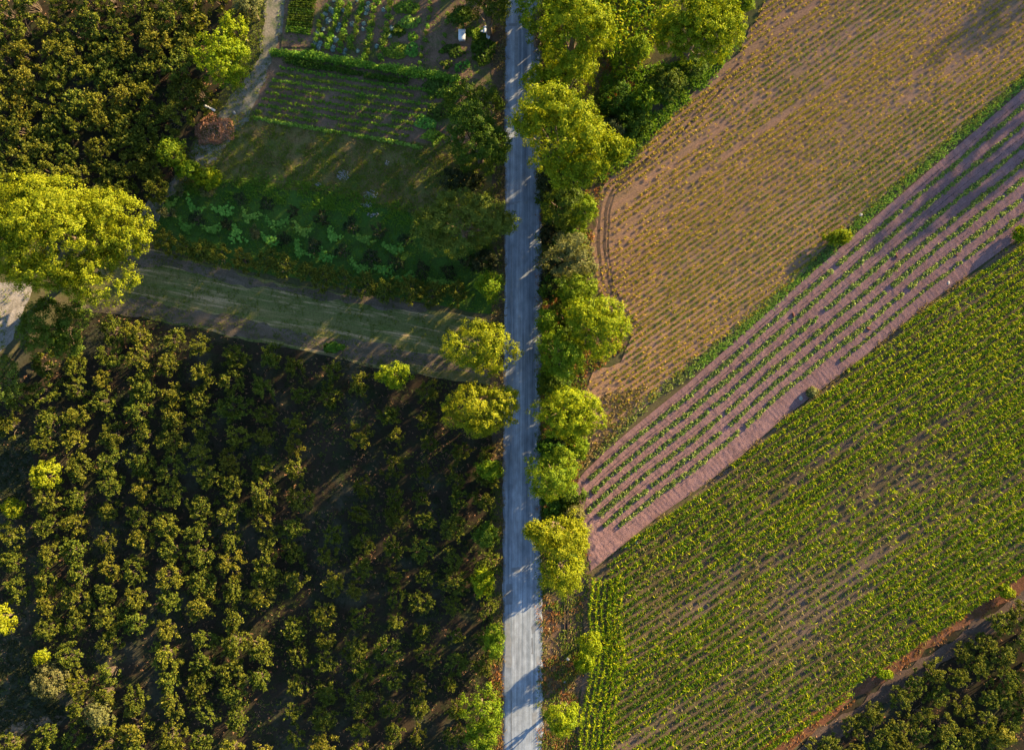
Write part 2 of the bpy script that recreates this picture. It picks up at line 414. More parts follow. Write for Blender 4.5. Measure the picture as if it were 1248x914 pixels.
hh += 0.05 * (vnoise(XY[..., 0], XY[..., 1], 0.35) - 0.5) + 0.05 * (vnoise(XY[..., 0], XY[..., 1], 0.9, 2) - 0.5)
# tractor lug marks across the bands
along = XY[..., 0] * math.cos(A_STRIP) + XY[..., 1] * math.sin(A_STRIP)
hh += 0.012 * np.sin(along * 2 * math.pi / 0.55 + 3 * vnoise(XY[..., 0], XY[..., 1], 2.5, 5)) * vnoise(XY[..., 0], XY[..., 1], 2.0, 7)
edge = np.clip(np.minimum(Vv, 1 - Vv) / 0.03, 0, 1) * np.clip(U / 12.0, 0, 1)
zz = LV[0] + 0.008 + (hh + 0.05) * edge
Vs = np.concatenate([XY, zz[..., None]], -1).reshape(-1, 3)
idx = np.arange(NU * NV).reshape(NU, NV)
Fq = np.stack([idx[:-1, :-1], idx[1:, :-1], idx[1:, 1:], idx[:-1, 1:]], -1).reshape(-1, 4)[:, ::-1]
o = add('strip_field', mk_mesh('strip_field', Vs, [Fq], m_strip, True)); tag(o, kind='structure')
def strip_pt(u, v):
    """u: 0..1 along strip (698..1440 px), v: 0..1 across"""
    i = np.clip((u * (NU - 1)).astype(int), 0, NU - 1)
    return tpw[i] * (1 - v[:, None]) + btw[i] * v[:, None]

# ------------------------------------------------------------------ road
# road surface
def road_mat():
    m, N, L = new_mat('m_road')
    out = N.new('ShaderNodeOutputMaterial')
    b = N.new('ShaderNodeBsdfPrincipled'); b.inputs['Roughness'].default_value = 0.75
    b.inputs['Specular IOR Level'].default_value = 0.3
    geo = N.new('ShaderNodeNewGeometry')
    def noise(scale, sz, det=4):
        mp = N.new('ShaderNodeMapping'); mp.inputs['Scale'].default_value = scale
        L.new(geo.outputs['Position'], mp.inputs[0])
        n = N.new('ShaderNodeTexNoise'); n.inputs['Scale'].default_value = sz; n.inputs['Detail'].default_value = det
        L.new(mp.outputs[0], n.inputs['Vector']); return n
    s1 = noise((1, 0.012, 1), 2.6, 3)       # wheel tracks and long streaks
    s2 = noise((1, 0.05, 1), 7.0, 3)
    s3 = noise((1, 0.6, 1), 1.4, 5)
    s4 = noise((1, 1, 1), 9.0, 3)
    r1 = ramp(N, [(0.30, (0.092, 0.112, 0.145)), (0.48, (0.168, 0.194, 0.238)), (0.68, (0.240, 0.266, 0.312))])
    L.new(s1.outputs[0], r1.inputs[0])
    def mul(a, n, lo, hi, f):
        r = ramp(N, [(0.3, (lo,) * 3), (0.7, (hi,) * 3)]); L.new(n.outputs[0], r.inputs[0])
        x = N.new('ShaderNodeMixRGB'); x.blend_type = 'MULTIPLY'; x.inputs[0].default_value = f
        L.new(a.outputs[0], x.inputs[1]); L.new(r.outputs[0], x.inputs[2]); return x
    c = mul(r1, s2, 0.80, 1.14, 0.8); c = mul(c, s3, 0.74, 1.2, 0.9); c = mul(c, s4, 0.85, 1.12, 0.8)
    s5 = noise((1, 0.35, 1), 0.35, 6); c = mul(c, s5, 0.80, 1.16, 0.9)
    L.new(c.outputs[0], b.inputs['Base Color'])
    bp = N.new('ShaderNodeBump'); bp.inputs['Strength'].default_value = 0.25; bp.inputs['Distance'].default_value = 0.02
    L.new(s4.outputs[0], bp.inputs['Height']); L.new(bp.outputs[0], b.inputs['Normal'])
    L.new(b.outputs[0], out.inputs[0])
    return m
m_road = road_mat()
ROADZ = LV[0] + 0.06
ys = np.arange(-1400, 2300, 3.0)
def road_l(y): return 616.8 - (y / 914.0) * 4.6
def road_r(y): return 658.8 + (y / 914.0) * 2.0
nl = (vnoise(ys * 0 + 1, ys, 9.0) - 0.5) * 2.6 + (vnoise(ys * 0 + 3, ys, 37.0) - 0.5) * 2.0
nr = (vnoise(ys * 0 + 5, ys, 8.0) - 0.5) * 3.2 + (vnoise(ys * 0 + 8, ys, 41.0) - 0.5) * 2.4
Lp = np.array([W(road_l(y) + a, y, 0)[:2] for y, a in zip(ys, nl)])
Rp = np.array([W(road_r(y) + a, y, 0)[:2] for y, a in zip(ys, nr)])
n = len(ys)
cols = []
for t, z in ((-0.02, 0.0), (0.0, ROADZ - 0.03), (0.06, ROADZ), (0.5, ROADZ + 0.05), (0.94, ROADZ), (1.0, ROADZ - 0.03), (1.02, 0.0)):
    p = Lp * (1 - t) + Rp * t
    cols.append(np.concatenate([p, np.full((n, 1), z)], 1))
Vr = np.concatenate(cols)
F = []
for c in range(6):
    a = np.arange(n - 1) + c * n
    F.append(np.stack([a, a + 1, a + 1 + n, a + n], 1))
road = add('road', mk_mesh('road', Vr, [np.concatenate(F)], m_road)); tag(road, kind='structure')
m_patch = plain_mat('m_asphalt_patch', (0.115, 0.125, 0.145), 0.8, 0.18, 0.5)
m_patch2 = plain_mat('m_asphalt_patch_worn', (0.155, 0.165, 0.185), 0.8, 0.15, 0.5)
def road_patch(px, m, amp=0.12):
    P = edge_noise(Wp(px), amp, 0.3)
    zs = []
    for p in P:
        x = p[0] / M_PX + CX; y = CY - p[1] / M_PX
        t = (x - road_l(y)) / (road_r(y) - road_l(y))
        h = np.interp(t, [0, 0.06, 0.5, 0.94, 1], [ROADZ - 0.03, ROADZ, ROADZ + 0.05, ROADZ, ROADZ - 0.03])
        zs.append(h + 0.006)
    me = bpy.data.meshes.new('asphalt_patch')
    me.from_pydata([(p[0], p[1], z) for p, z in zip(P, zs)], [], [list(range(len(P)))])
    me.materials.append(m); me.update()
    add('asphalt_patch', me, road)
road_patch([(617, 711), (624.5, 711), (624.5, 736), (617, 736)], m_patch, 0.1)
road_patch([(616, 758), (623, 758), (623, 812), (616, 812)], m_patch2, 0.2)
road_patch([(647, 763), (653, 757), (656, 759), (652, 770), (648, 772)], m_patch, 0.1)
road_patch([(647, 776), (650, 776), (650.5, 796), (647.5, 796)], m_patch, 0.25)
road_patch([(655, 800), (658, 800), (658, 842), (655.5, 842)], m_patch2, 0.25)
road_patch([(622, 691), (641, 690), (641, 696), (622, 697)], m_patch2, 0.12)
road_patch([(622, 247), (643, 246), (643, 249), (622, 250)], m_patch2, 0.08)
road_patch([(620, 30), (630, 30), (630, 33), (620, 33)], m_patch, 0.08)
road_patch([(628.0, 20), (631.0, 20), (631.0, 125), (628.5, 125)], m_patch2, 0.12)
road_patch([(652, 616), (656, 616), (656, 624), (652, 624)], m_patch, 0.1)
road_patch([(622.5, 300), (624.8, 300), (624.2, 560), (621.8, 560)], m_patch2, 0.15)
road_patch([(622.0, 840), (624.5, 840), (624.5, 940), (622.3, 940)], m_patch, 0.12)
road_patch([(649, 868), (654, 866), (653, 884), (648, 885)], m_patch2, 0.2)

# ------------------------------------------------------------------ leaf geometry
def leaf_quads(Pc, Nn, size, asp=0.55, rg=None):
    """rhombic leaves at Pc (n,3), facing Nn (n,3)"""
    rg = rg or rng
    n = len(Pc)
    Nn = Nn / (np.linalg.norm(Nn, axis=1, keepdims=True) + 1e-9)
    a = rg.normal(size=(n, 3))
    T = np.cross(Nn, a); T /= (np.linalg.norm(T, axis=1, keepdims=True) + 1e-9)
    B = np.cross(Nn, T)
    s = (np.broadcast_to(size, (n,)) * rg.uniform(0.7, 1.3, n))[:, None] * 0.5
    fold = Nn * s * 0.25
    V = np.stack([Pc - T * s, Pc + B * s * asp + fold, Pc + T * s, Pc - B * s * asp + fold], 1).reshape(-1, 3)
    F = np.arange(4 * n).reshape(n, 4)
    return V, F

def sphere_dirs(n, rg, zmin=-1.0):
    z = rg.uniform(zmin, 1, n); t = rg.uniform(0, 2 * math.pi, n)
    r = np.sqrt(np.maximum(0, 1 - z * z))
    return np.stack([r * np.cos(t), r * np.sin(t), z], 1)

def tubes(paths, sides=5):
    V = []; F = []; o = 0
    for pts, rad in paths:
        pts = np.asarray(pts, float)
        for i, (p, r) in enumerate(zip(pts, rad)):
            d = pts[min(i + 1, len(pts) - 1)] - pts[max(i - 1, 0)]
            d /= np.linalg.norm(d) + 1e-9
            a = np.cross(d, [0.3, 0.9, 0.1]); a /= np.linalg.norm(a) + 1e-9
            b = np.cross(d, a)
            for s in range(sides):
                t = 2 * math.pi * s / sides
                V.append(p + (a * math.cos(t) + b * math.sin(t)) * r)
        for i in range(len(pts) - 1):
            for s in range(sides):
                s2 = (s + 1) % sides
                F.append((o + i * sides + s, o + i * sides + s2, o + (i + 1) * sides + s2, o + (i + 1) * sides + s))
        o += len(pts) * sides
    return np.array(V), np.array(F)

def make_crown(lobes, rg, leaf=0.30, dens=1.0, clump=0.62, per=26):
    """lobes: list of (cx,cy,cz,rx,ry,rz) ellipsoids; each is broken into boughs, each bough into leaf clumps"""
    pts = []; nrm = []; tips = []
    for (cx, cy, cz, rx, ry, rz) in lobes:
        Rm = (rx * ry) ** 0.5
        nb = int(max(10, 15 + 4.5 * Rm))
        D = sphere_dirs(nb * 3, rg, -0.35)
        # keep well spread directions
        keep = [0]
        for i in range(1, len(D)):
            if len(keep) >= nb: break
            if min(np.linalg.norm(D[i] - D[j]) for j in keep) > 0.25: keep.append(i)
        D = D[keep]
        D = np.concatenate([D, [[0, 0, 0.7], [0.35, 0.1, 0.75], [-0.2, 0.3, 0.75], [0, -0.35, 0.75]]])
        for d in D:
            br = rg.uniform(0.20, 0.36) * (1.0 if Rm > 2.5 else 1.25)
            sc = np.array([rx, ry, rz])
            c = d * (1 - br * 0.75) * rg.uniform(0.76, 1.12)
            bc = np.array([cx, cy, cz]) + c * sc
            rad = br * np.array([rx, ry, max(rz, 0.7 * Rm)])
            tips.append(bc)
            area = 4 * math.pi * (rad[0] * rad[1] * rad[2]) ** (2 / 3)
            nc = int(max(5, area / (math.pi * clump * clump) * 0.70 * dens))
            cd = sphere_dirs(nc, rg, -0.75)
            cd = cd[(cd @ (d / (np.linalg.norm(d) + 1e-9))) > -0.55]
            cp = bc + cd * rad * rg.uniform(0.80, 1.06, (len(cd), 1))
            e = (cp - np.array([cx, cy, cz])) / sc
            kk = (np.linalg.norm(e, axis=1) > 0.5)
            cp = cp[kk]; cd2 = cd[kk]
            if len(cp) == 0: continue
            m = per
            off = sphere_dirs(len(cp) * m, rg) * (rg.random((len(cp) * m, 1)) ** 0.4) * clump * rg.uniform(0.55, 1.0, (len(cp) * m, 1))
            off[:, 2] *= 0.62
            pp = np.repeat(cp, m, 0) + off
            nn = np.repeat(cd2, m, 0) * 0.9 + off / clump * 0.9 + rg.normal(size=pp.shape) * 0.40 + np.array([0, 0, 0.35])
            pts.append(pp); nrm.append(nn)
    P = np.concatenate(pts); Nn = np.concatenate(nrm)
    V, F = leaf_quads(P, Nn, leaf, 0.62, rg)
    return V, F, np.array(tips)

def make_tree(name, px, py, rx, ry, h, mat, label, cat='tree', extra=(), leaf=0.21, dens=1.0, clump=0.55, per=34, group=None, rot=0.0, low=0.16):
    """px,py = crown centre in the photo; rx, ry crown radii in photo pixels; extra = more lobes (dx,dy,rx,ry,dz) in pixels/metres"""
    rg = np.random.default_rng(int(abs(px) * 131 + abs(py) * 17 + h * 7) % 100000)
    if h > 4.4 and 550 < px < 780: h *= 1.5; low = 0.05
    elif h > 9.5 and px > 780: h *= 1.25; low = 0.06
    hc = h * 0.62
    base = W(px, py, hc)
    k = (ALT - hc) / FPX
    rz = h * (1 - low) * 0.5
    cz = h - rz
    lobes = [(0, 0, cz, rx * k, ry * k, rz)]
    for (dx, dy, ex, ey, dz) in extra:
        ez = max(0.5 * (ex + ey) * k * 0.9, 0.9)
        lobes.append((dx * k, -dy * k, max(ez * 0.9, h + dz - ez), ex * k, ey * k, ez))
    t = empty(name, (base[0], base[1], 0.0))
    tag(t, label, cat, group)
    V, F, tips = make_crown(lobes, rg, leaf, dens, clump, per)
    V[:, 2] = np.maximum(V[:, 2], 0.05)
    add('crown', mk_mesh('crown', V, [F], LEAF[mat]), t)
    r0 = 0.028 * h + 0.03
    paths = [([(0, 0, -0.1), (rg.normal() * 0.1, rg.normal() * 0.1, h * 0.3), (rg.normal() * 0.25, rg.normal() * 0.25, h * 0.62)], [r0 * 1.25, r0, r0 * 0.6])]
    for q in tips[:: max(1, len(tips) // 9)]:
        q = q * [0.72, 0.72, 0.74]
        s = np.array([0, 0, h * rg.uniform(0.2, 0.35)])
        mid = (s + q) / 2 + np.array([0, 0, -0.08 * h])
        paths.append(([s, mid, q], [r0 * 0.55, r0 * 0.35, r0 * 0.12]))
    V, F = tubes(paths, 6)
    add('trunk', mk_mesh('trunk', V, [F], BARK, True), t)
    return t

# ------------------------------------------------------------------ hazel bushes (prototypes + copies)
def hazel_mesh(seed, R=2.0, H=2.9, nst=22, leaf=0.22, per=21):
    rg = np.random.default_rng(seed)
    P = []; Nn = []; paths = []
    for s in range(nst):
        a = 2 * math.pi * (s + rg.uniform(-0.4, 0.4)) / nst * (1 if s % 2 else 1.37)
        r = R * rg.uniform(0.0, 1.0) ** 0.62 * rg.uniform(0.8, 1.08)
        zt = H * (1.0 - 0.42 * (r / R) ** 2) * rg.uniform(0.78, 1.08)
        tip = np.array([r * math.cos(a), r * math.sin(a), zt])
        b = np.array([0.18 * math.cos(a), 0.18 * math.sin(a), 0.0])
        mid = b * 0.45 + tip * 0.55; mid[2] = zt * 0.72
        paths.append(([b, mid, tip], [0.05, 0.03, 0.01]))
        for tw in range(4):
            f = rg.uniform(0.45, 0.95)
            st = mid * (1 - f) + tip * f
            d = (tip - mid); d[2] *= 0.2; d = d / (np.linalg.norm(d) + 1e-6) * 0.6 + rg.normal(size=3) * 0.6
            d[2] = abs(d[2]) * 0.5 + 0.15
            d /= np.linalg.norm(d)
            ln = rg.uniform(0.35, 0.75) * R / 2
            tt = rg.uniform(0.05, 1, per)
            p = st + d * (tt * ln)[:, None] + rg.normal(size=(per, 3)) * 0.10
            P.append(p); Nn.append(rg.normal(size=(per, 3)) * 0.65 + np.array([0, 0, 0.6]) + d * 0.3)
    V, F = leaf_quads(np.concatenate(P), np.concatenate(Nn), leaf, 0.72, rg)
    V[:, 2] = np.maximum(V[:, 2], 0.04)
    vt, ft = tubes(paths, 4)
    return V, F, vt, ft

hz = []
for s in range(14):
    V, F, vt, ft = hazel_mesh(500 + s, 2.0, 2.5 + 0.12 * (s % 5), 18 + (s * 5) % 11)
    hz.append((mk_mesh('hazel_crown', V, [F], LEAF['hazel']), mk_mesh('hazel_trunk', vt, [ft], TWIG)))
hz2 = []
for s in range(4):
    V, F, vt, ft = hazel_mesh(700 + s, 2.0, 2.8, 23, 0.22)
    hz2.append((mk_mesh('hazel_crown', V, [F], LEAF['hazel2']), mk_mesh('hazel_trunk', vt, [ft], TWIG)))

def place_bush(px, py, rpx, h, protos, label, group, name='hazel_bush', cat='bush', R0=2.0, H0=2.8):
    b = W(px, py, h * 0.6)
    k = (ALT - h * 0.6) / FPX
    s = rpx * k / R0
    t = empty(name, (b[0], b[1], 0), rng.uniform(0, 6.28), (s * rng.uniform(0.82, 1.18), s * rng.uniform(0.82, 1.18), h / H0))
    tag(t, label, cat, group)
    cr, tr = protos[rng.integers(len(protos))]
    add('crown', cr, t); add('trunk', tr, t)
    return t

def excl(x, y, zones):
    for (zx, zy, zr, zq) in zones:
        if ((x - zx) / zr) ** 2 + ((y - zy) / zq) ** 2 < 1: return True
    return False

# orchard below the grass track
clear1 = [(405, 555, 42, 34), (345, 735, 26, 36), (182, 795, 16, 60), (5, 585, 42, 48), (15, 830, 62, 62), (0, 755, 22, 22), (55, 578, 20, 20),
          (318, 868, 24, 24), (586, 425, 40, 30), (583, 500, 44, 26), (478, 457, 24, 18), (590, 870, 32, 40), (430, 500, 20, 12), (3, 465, 26, 30), (70, 395, 55, 50), (18, 618, 16, 14)]
cols1 = [594 - 38.5 * i for i in range(16)]
top_edge = lambda x: np.interp(x, [0, 60, 110, 190, 300, 430, 545, 600], [455, 440, 392, 402, 428, 458, 478, 480])
for ci, cx in enumerate(cols1):
    y = top_edge(cx) + 6
    k = 0
    while y < 930:
        x = cx + rng.uniform(-6, 6) + (y - 650) * -0.008
        yy = y + rng.uniform(-5, 5)
        y += 32.0
        if excl(x, yy, clear1) or x > 599 or x < -18: continue
        lit = x < 330 or (yy - 720) > (680 - x) * 0.80
        r = rng.uniform(15, 20) if x < 340 else rng.uniform(13, 18.5) if x < 480 else rng.uniform(11.5, 16.5)
        hb_ = rng.uniform(2.3, 3.0) if x < 480 else rng.uniform(1.7, 2.3)
        if x > 400 and rng.random() < 0.06 and yy < 620: continue
        lab = 'hazel bush, %s down from the grass track in the %s column from the road' % (ORD[k], ORD[ci])
        place_bush(x, yy, r, hb_, hz2 if rng.random() < 0.25 and x < 480 else hz, lab, 'hazel bushes below the grass track')  # yellow leaves kept off the road side, standing in for the shade there
        k += 1

# orchard above the huge tree
clear2 = [(268, 72, 36, 34), (288, 30, 22, 18), (212, 187, 22, 20), (75, 285, 80, 60), (240, 215, 30, 20)]
y = 2.0; row = 0
while y < 262:
    x = np.interp(y, [0, 60, 128, 175, 250], [305, 292, 250, 222, 188]) - 8
    k = 0
    x -= (row % 2) * 12
    while x > -16:
        xx = x + rng.uniform(-7, 7); yy = y + rng.uniform(-5, 5) + 0.06 * (160 - x)
        x -= 31.5
        if excl(xx, yy, clear2): continue
        lab = 'hazel bush above the huge tree, %s row down, %s in from the pale path' % (ORD[row], ORD[k])
        place_bush(xx, yy, rng.uniform(17, 22), rng.uniform(2.5, 3.4), hz2 if rng.random() < 0.3 else hz, lab, 'hazel bushes above the huge tree')
        k += 1
    y += 29; row += 1

# orchard beyond the red path
dv = np.array([1.0, -0.70]); dv /= np.linalg.norm(dv); nv = np.array([0.70, 1.0]); nv /= np.linalg.norm(nv)
o0 = np.array([985.0, 915.0])
for r_ in range(8):
    k = 0
    for c_ in range(-6, 14):
        p = o0 + nv * (8 + 28 * r_) + dv * (31 * c_ + 14 * (r_ % 2)) + rng.uniform(-6, 6, 2)
        if p[0] < 940 or p[0] > 1262 or p[1] > 930 or p[1] < 700: continue
        if ((p - np.array([1238, 905])) ** 2).sum() < 18 ** 2: continue
        lab = 'hazel bush beyond the red dirt path, %s row off it, %s along' % (ORD[r_], ORD[k])
        place_bush(p[0], p[1], rng.uniform(14.5, 19.5), rng.uniform(1.8, 2.5), hz, lab, 'hazel bushes beyond the red path')
        k += 1

# ------------------------------------------------------------------ trees
T = make_tree
T('broadleaf_tree', 72, 288, 78, 64, 15.5, 'gold', 'huge spreading yellow-green tree above the pale yard', extra=[(62, -20, 45, 36, -2.5), (-55, 18, 50, 42, -3), (35, 45, 48, 36, -4), (-25, -38, 55, 34, -2), (80, 0, 28, 26, -4)], leaf=0.21, clump=0.66, per=46, dens=1.05)
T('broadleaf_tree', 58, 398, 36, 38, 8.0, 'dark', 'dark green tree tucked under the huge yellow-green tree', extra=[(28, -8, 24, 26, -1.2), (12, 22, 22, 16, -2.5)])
T('broadleaf_tree', 0, 466, 25, 30, 6.5, 'mid', 'round green tree below the pale yard at the frame edge')
T('broadleaf_tree', 270, 74, 33, 33, 7.5, 'lime', 'round yellow-green tree where the pale path meets the upper orchard', extra=[(18, -2, 18, 22, -1.5)])
T('broadleaf_tree', 288, 34, 17, 16, 6.0, 'lime', 'smaller yellow-green tree touching the round one beside the pale path')
T('broadleaf_tree', 303, 8, 16, 16, 5.5, 'olive', 'olive tree at the top of the pale path')
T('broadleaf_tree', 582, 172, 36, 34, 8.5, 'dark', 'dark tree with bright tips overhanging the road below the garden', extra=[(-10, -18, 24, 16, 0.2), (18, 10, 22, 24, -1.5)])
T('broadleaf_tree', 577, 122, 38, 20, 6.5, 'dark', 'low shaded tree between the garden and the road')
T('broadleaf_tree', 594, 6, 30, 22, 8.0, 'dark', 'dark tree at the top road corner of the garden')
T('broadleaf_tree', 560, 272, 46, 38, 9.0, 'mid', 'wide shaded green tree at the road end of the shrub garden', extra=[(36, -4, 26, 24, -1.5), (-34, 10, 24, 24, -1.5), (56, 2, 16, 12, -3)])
T('broadleaf_tree', 597, 350, 18, 18, 4.5, 'walnut', 'small bushy tree by the road at the hedge end')
T('broadleaf_tree', 586, 423, 47, 33, 7.5, 'gold', 'golden round tree by the road at the grass track end')
T('broadleaf_tree', 584, 499, 48, 31, 7.5, 'gold', 'golden tree just below the grass track end', extra=[(30, -12, 18, 16, -1)])
T('broadleaf_tree', 480, 457, 23, 15, 4.6, 'lime', 'small bright tree on the orchard edge under the grass track')
T('broadleaf_tree', 596, 573, 17, 11, 3.2, 'walnut', 'small green roadside shrub among the shaded bushes')
T('broadleaf_tree', 586, 864, 27, 28, 4.4, 'walnut', 'yellow-green tree by the road at the bottom of the orchard', extra=[(4, 38, 22, 16, -1.5)])
T('broadleaf_tree', 602, 782, 14, 20, 3.6, 'walnut', 'green shrub at the road edge above the bottom yellow tree')
T('broadleaf_tree', 588, 710, 13, 22, 3.6, 'lime', 'narrow yellow-tipped shrub at the shaded orchard road edge')
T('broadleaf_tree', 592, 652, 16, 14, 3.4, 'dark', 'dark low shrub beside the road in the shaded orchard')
# field side of the road, top to bottom
T('broadleaf_tree', 658, 10, 27, 26, 10.0, 'walnut', 'tall tree overhanging the road at the top edge')
T('broadleaf_tree', 700, 44, 42, 36, 11.0, 'lime', 'bright yellow-green tree beside the small maize plot', extra=[(22, 4, 26, 28, -1.5), (-12, -22, 26, 16, -0.5)])
T('broadleaf_tree', 692, 97, 38, 24, 9.0, 'lime', 'flat topped bright tree below the maize plot', extra=[(-36, 6, 20, 18, -2.5)])
T('broadleaf_tree', 688, 166, 52, 42, 12.5, 'lime', 'largest roadside tree, bright lobes reaching the brown field', extra=[(34, 28, 36, 28, -2.0), (58, 26, 20, 14, -3), (-20, -22, 34, 22, -0.5), (8, 46, 34, 22, -4), (-46, -14, 20, 22, -4.0)], leaf=0.23, clump=0.62, per=36)
T('broadleaf_tree', 688, 248, 26, 28, 6.5, 'dark', 'dark shaded tree under the largest roadside tree')
T('broadleaf_tree', 712, 258, 16, 18, 6.0, 'walnut', 'slim bright tipped tree at the brown field corner')
T('broadleaf_tree', 696, 312, 33, 27, 6.8, 'olive', 'pale olive feathery tree below the dark roadside tree', leaf=0.24)
T('broadleaf_tree', 702, 352, 24, 22, 5.4, 'walnut', 'green bushy tree between the olive tree and the paired trees')
T('broadleaf_tree', 732, 400, 38, 36, 9.0, 'lime', 'rounded bright tree jutting into the brown field', extra=[(-24, -12, 22, 20, -1)])
T('broadleaf_tree', 684, 434, 30, 30, 7.8, 'walnut', 'green tree overhanging the road beside the jutting tree')
T('broadleaf_tree', 668, 392, 14, 16, 4.5, 'walnut', 'small round tree at the road edge above the overhanging one')
T('broadleaf_tree', 692, 502, 42, 33, 8.5, 'lime', 'yellow-green tree facing the golden tree across the road', extra=[(18, 4, 26, 26, -1)])
T('broadleaf_tree', 674, 580, 36, 32, 7.8, 'walnut', 'green tree by the road at the head of the planted strip')
T('broadleaf_tree', 704, 546, 14, 14, 3.8, 'walnut', 'small tree at the tip of the brown field')
T('broadleaf_tree', 682, 650, 39, 29, 8.6, 'gold', 'golden feathery tree overhanging the road by the strip end', extra=[(-26, -10, 18, 12, -1.2)])
T('broadleaf_tree', 686, 700, 27, 25, 7.4, 'gold', 'low yellowish tree below the golden feathery one')
T('broadleaf_tree', 700, 626, 14, 12, 3.2, 'olive', 'small olive shrub between two trees at the strip corner')
T('broadleaf_tree', 720, 784, 14, 13, 4.3, 'lime', 'small yellow shrub on the corn field edge by the stones')
T('broadleaf_tree', 713, 806, 11, 12, 2.2, 'lime', 'low yellow shrub just below the corn edge shrub')
T('broadleaf_tree', 686, 876, 20, 18, 4.6, 'lime', 'yellow-green roadside shrub by the water channel')
T('broadleaf_tree', 852, 36, 52, 40, 10.5, 'lime', 'big bright tree standing alone at the brown field edge', extra=[(24, 6, 30, 32, -1.2), (-26, 14, 28, 26, -2), (6, -26, 36, 20, -0.5)], leaf=0.22)
T('broadleaf_tree', 905, 4, 14, 12, 4.0, 'walnut', 'small tree at the top edge beside the lone big tree')
T('broadleaf_tree', 778, 60, 15, 15, 3.6, 'walnut', 'scruffy small tree between the maize plot and the lone tree')
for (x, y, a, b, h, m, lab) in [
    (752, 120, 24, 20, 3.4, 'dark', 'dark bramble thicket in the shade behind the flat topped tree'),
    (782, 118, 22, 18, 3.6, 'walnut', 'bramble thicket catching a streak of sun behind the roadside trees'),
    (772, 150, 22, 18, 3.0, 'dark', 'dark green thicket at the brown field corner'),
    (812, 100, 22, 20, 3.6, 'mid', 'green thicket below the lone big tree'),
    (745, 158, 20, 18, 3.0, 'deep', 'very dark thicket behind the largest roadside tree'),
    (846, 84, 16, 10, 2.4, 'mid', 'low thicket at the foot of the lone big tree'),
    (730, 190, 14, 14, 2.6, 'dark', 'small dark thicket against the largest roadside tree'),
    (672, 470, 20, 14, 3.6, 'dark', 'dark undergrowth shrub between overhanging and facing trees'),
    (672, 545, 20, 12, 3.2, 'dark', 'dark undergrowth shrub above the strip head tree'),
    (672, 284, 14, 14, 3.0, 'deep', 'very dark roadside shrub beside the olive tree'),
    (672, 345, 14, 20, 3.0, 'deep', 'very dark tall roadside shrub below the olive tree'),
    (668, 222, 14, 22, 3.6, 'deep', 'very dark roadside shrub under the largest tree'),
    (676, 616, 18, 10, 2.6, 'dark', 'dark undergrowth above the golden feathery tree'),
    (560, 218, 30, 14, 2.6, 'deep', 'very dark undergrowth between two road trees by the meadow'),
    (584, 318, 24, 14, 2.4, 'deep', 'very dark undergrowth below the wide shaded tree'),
    (208, 186, 19, 18, 4.2, 'walnut', 'yellow-green bush beside the rusty brush pile'),
    (228, 208, 16, 12, 2.8, 'walnut', 'bright bush next to the shrub garden corner, path side'),
    (252, 216, 17, 13, 2.8, 'lime', 'bright bush next to the shrub garden corner, meadow side'),
    (55, 578, 17, 16, 4.4, 'gold', 'bright yellow bush beside the upper weedy plot'),
    (16, 620, 13, 11, 3.2, 'gold', 'small bright bush below the upper weedy plot'),
    (-2, 756, 20, 20, 4.6, 'gold', 'bright round bush cut by the frame above the lower weedy plot'),
    (58, 832, 22, 20, 4.0, 'olive', 'feathery olive bush at the lower weedy plot, larger one'),
    (50, 800, 10, 8, 2.6, 'gold', 'tiny yellow bush above the feathery olive one'),
    (120, 872, 18, 16, 3.8, 'olive', 'feathery olive bush at the bottom, further along from the plot'),
    (406, 424, 12, 6, 1.4, 'veg', 'small vivid green shrub on the bare track edge'),
    (1022, 288, 16, 9, 1.9, 'lime', 'lone yellow-green shrub on the verge of the planted strip'),
    (1246, 284, 10, 9, 2.0, 'lime', 'bright shrub on the corn field edge at the frame side'),
    (990, 478, 6, 5, 0.9, 'olive', 'small pale shrub on the corn edge near white stones'),
    (1079, 821, 10, 6, 1.2, 'lime', 'small vivid tuft on the red dirt path'),
    (1228, 722, 8, 6, 1.4, 'lime', 'little bright bush at the far end of the red path'),
    (562, 20, 13, 11, 2.0, 'dark', 'dark bush in the upper garden above the white box'),
    (1222, 898, 12, 12, 3.0, 'hazel2', 'yellowish bush in the bottom corner orchard'),
]:
    small = max(a, b) < 13
    T('leafy_bush' if h < 4.5 else 'broadleaf_tree', x, y, a, b, h, m, lab, 'bush', leaf=0.24 if small else 0.27, clump=0.4 if small else 0.5, per=22, low=0.02)
for i, y in enumerate(range(-40, 700, 28)):  # verge brush filled in to block low sun; dark leaves stand for shade
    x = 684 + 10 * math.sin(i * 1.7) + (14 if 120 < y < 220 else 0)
    T('undergrowth_bush', x, y, 20, 17, 2.8 + 0.6 * math.sin(i * 2.3), ('dark', 'deep', 'dark', 'dark')[i % 4], 'dense undergrowth bush added for shade between the field side trees, %s down the road' % ORD[i], 'bush', group='undergrowth between the field side trees', leaf=0.28, clump=0.5, per=20, low=0.02)
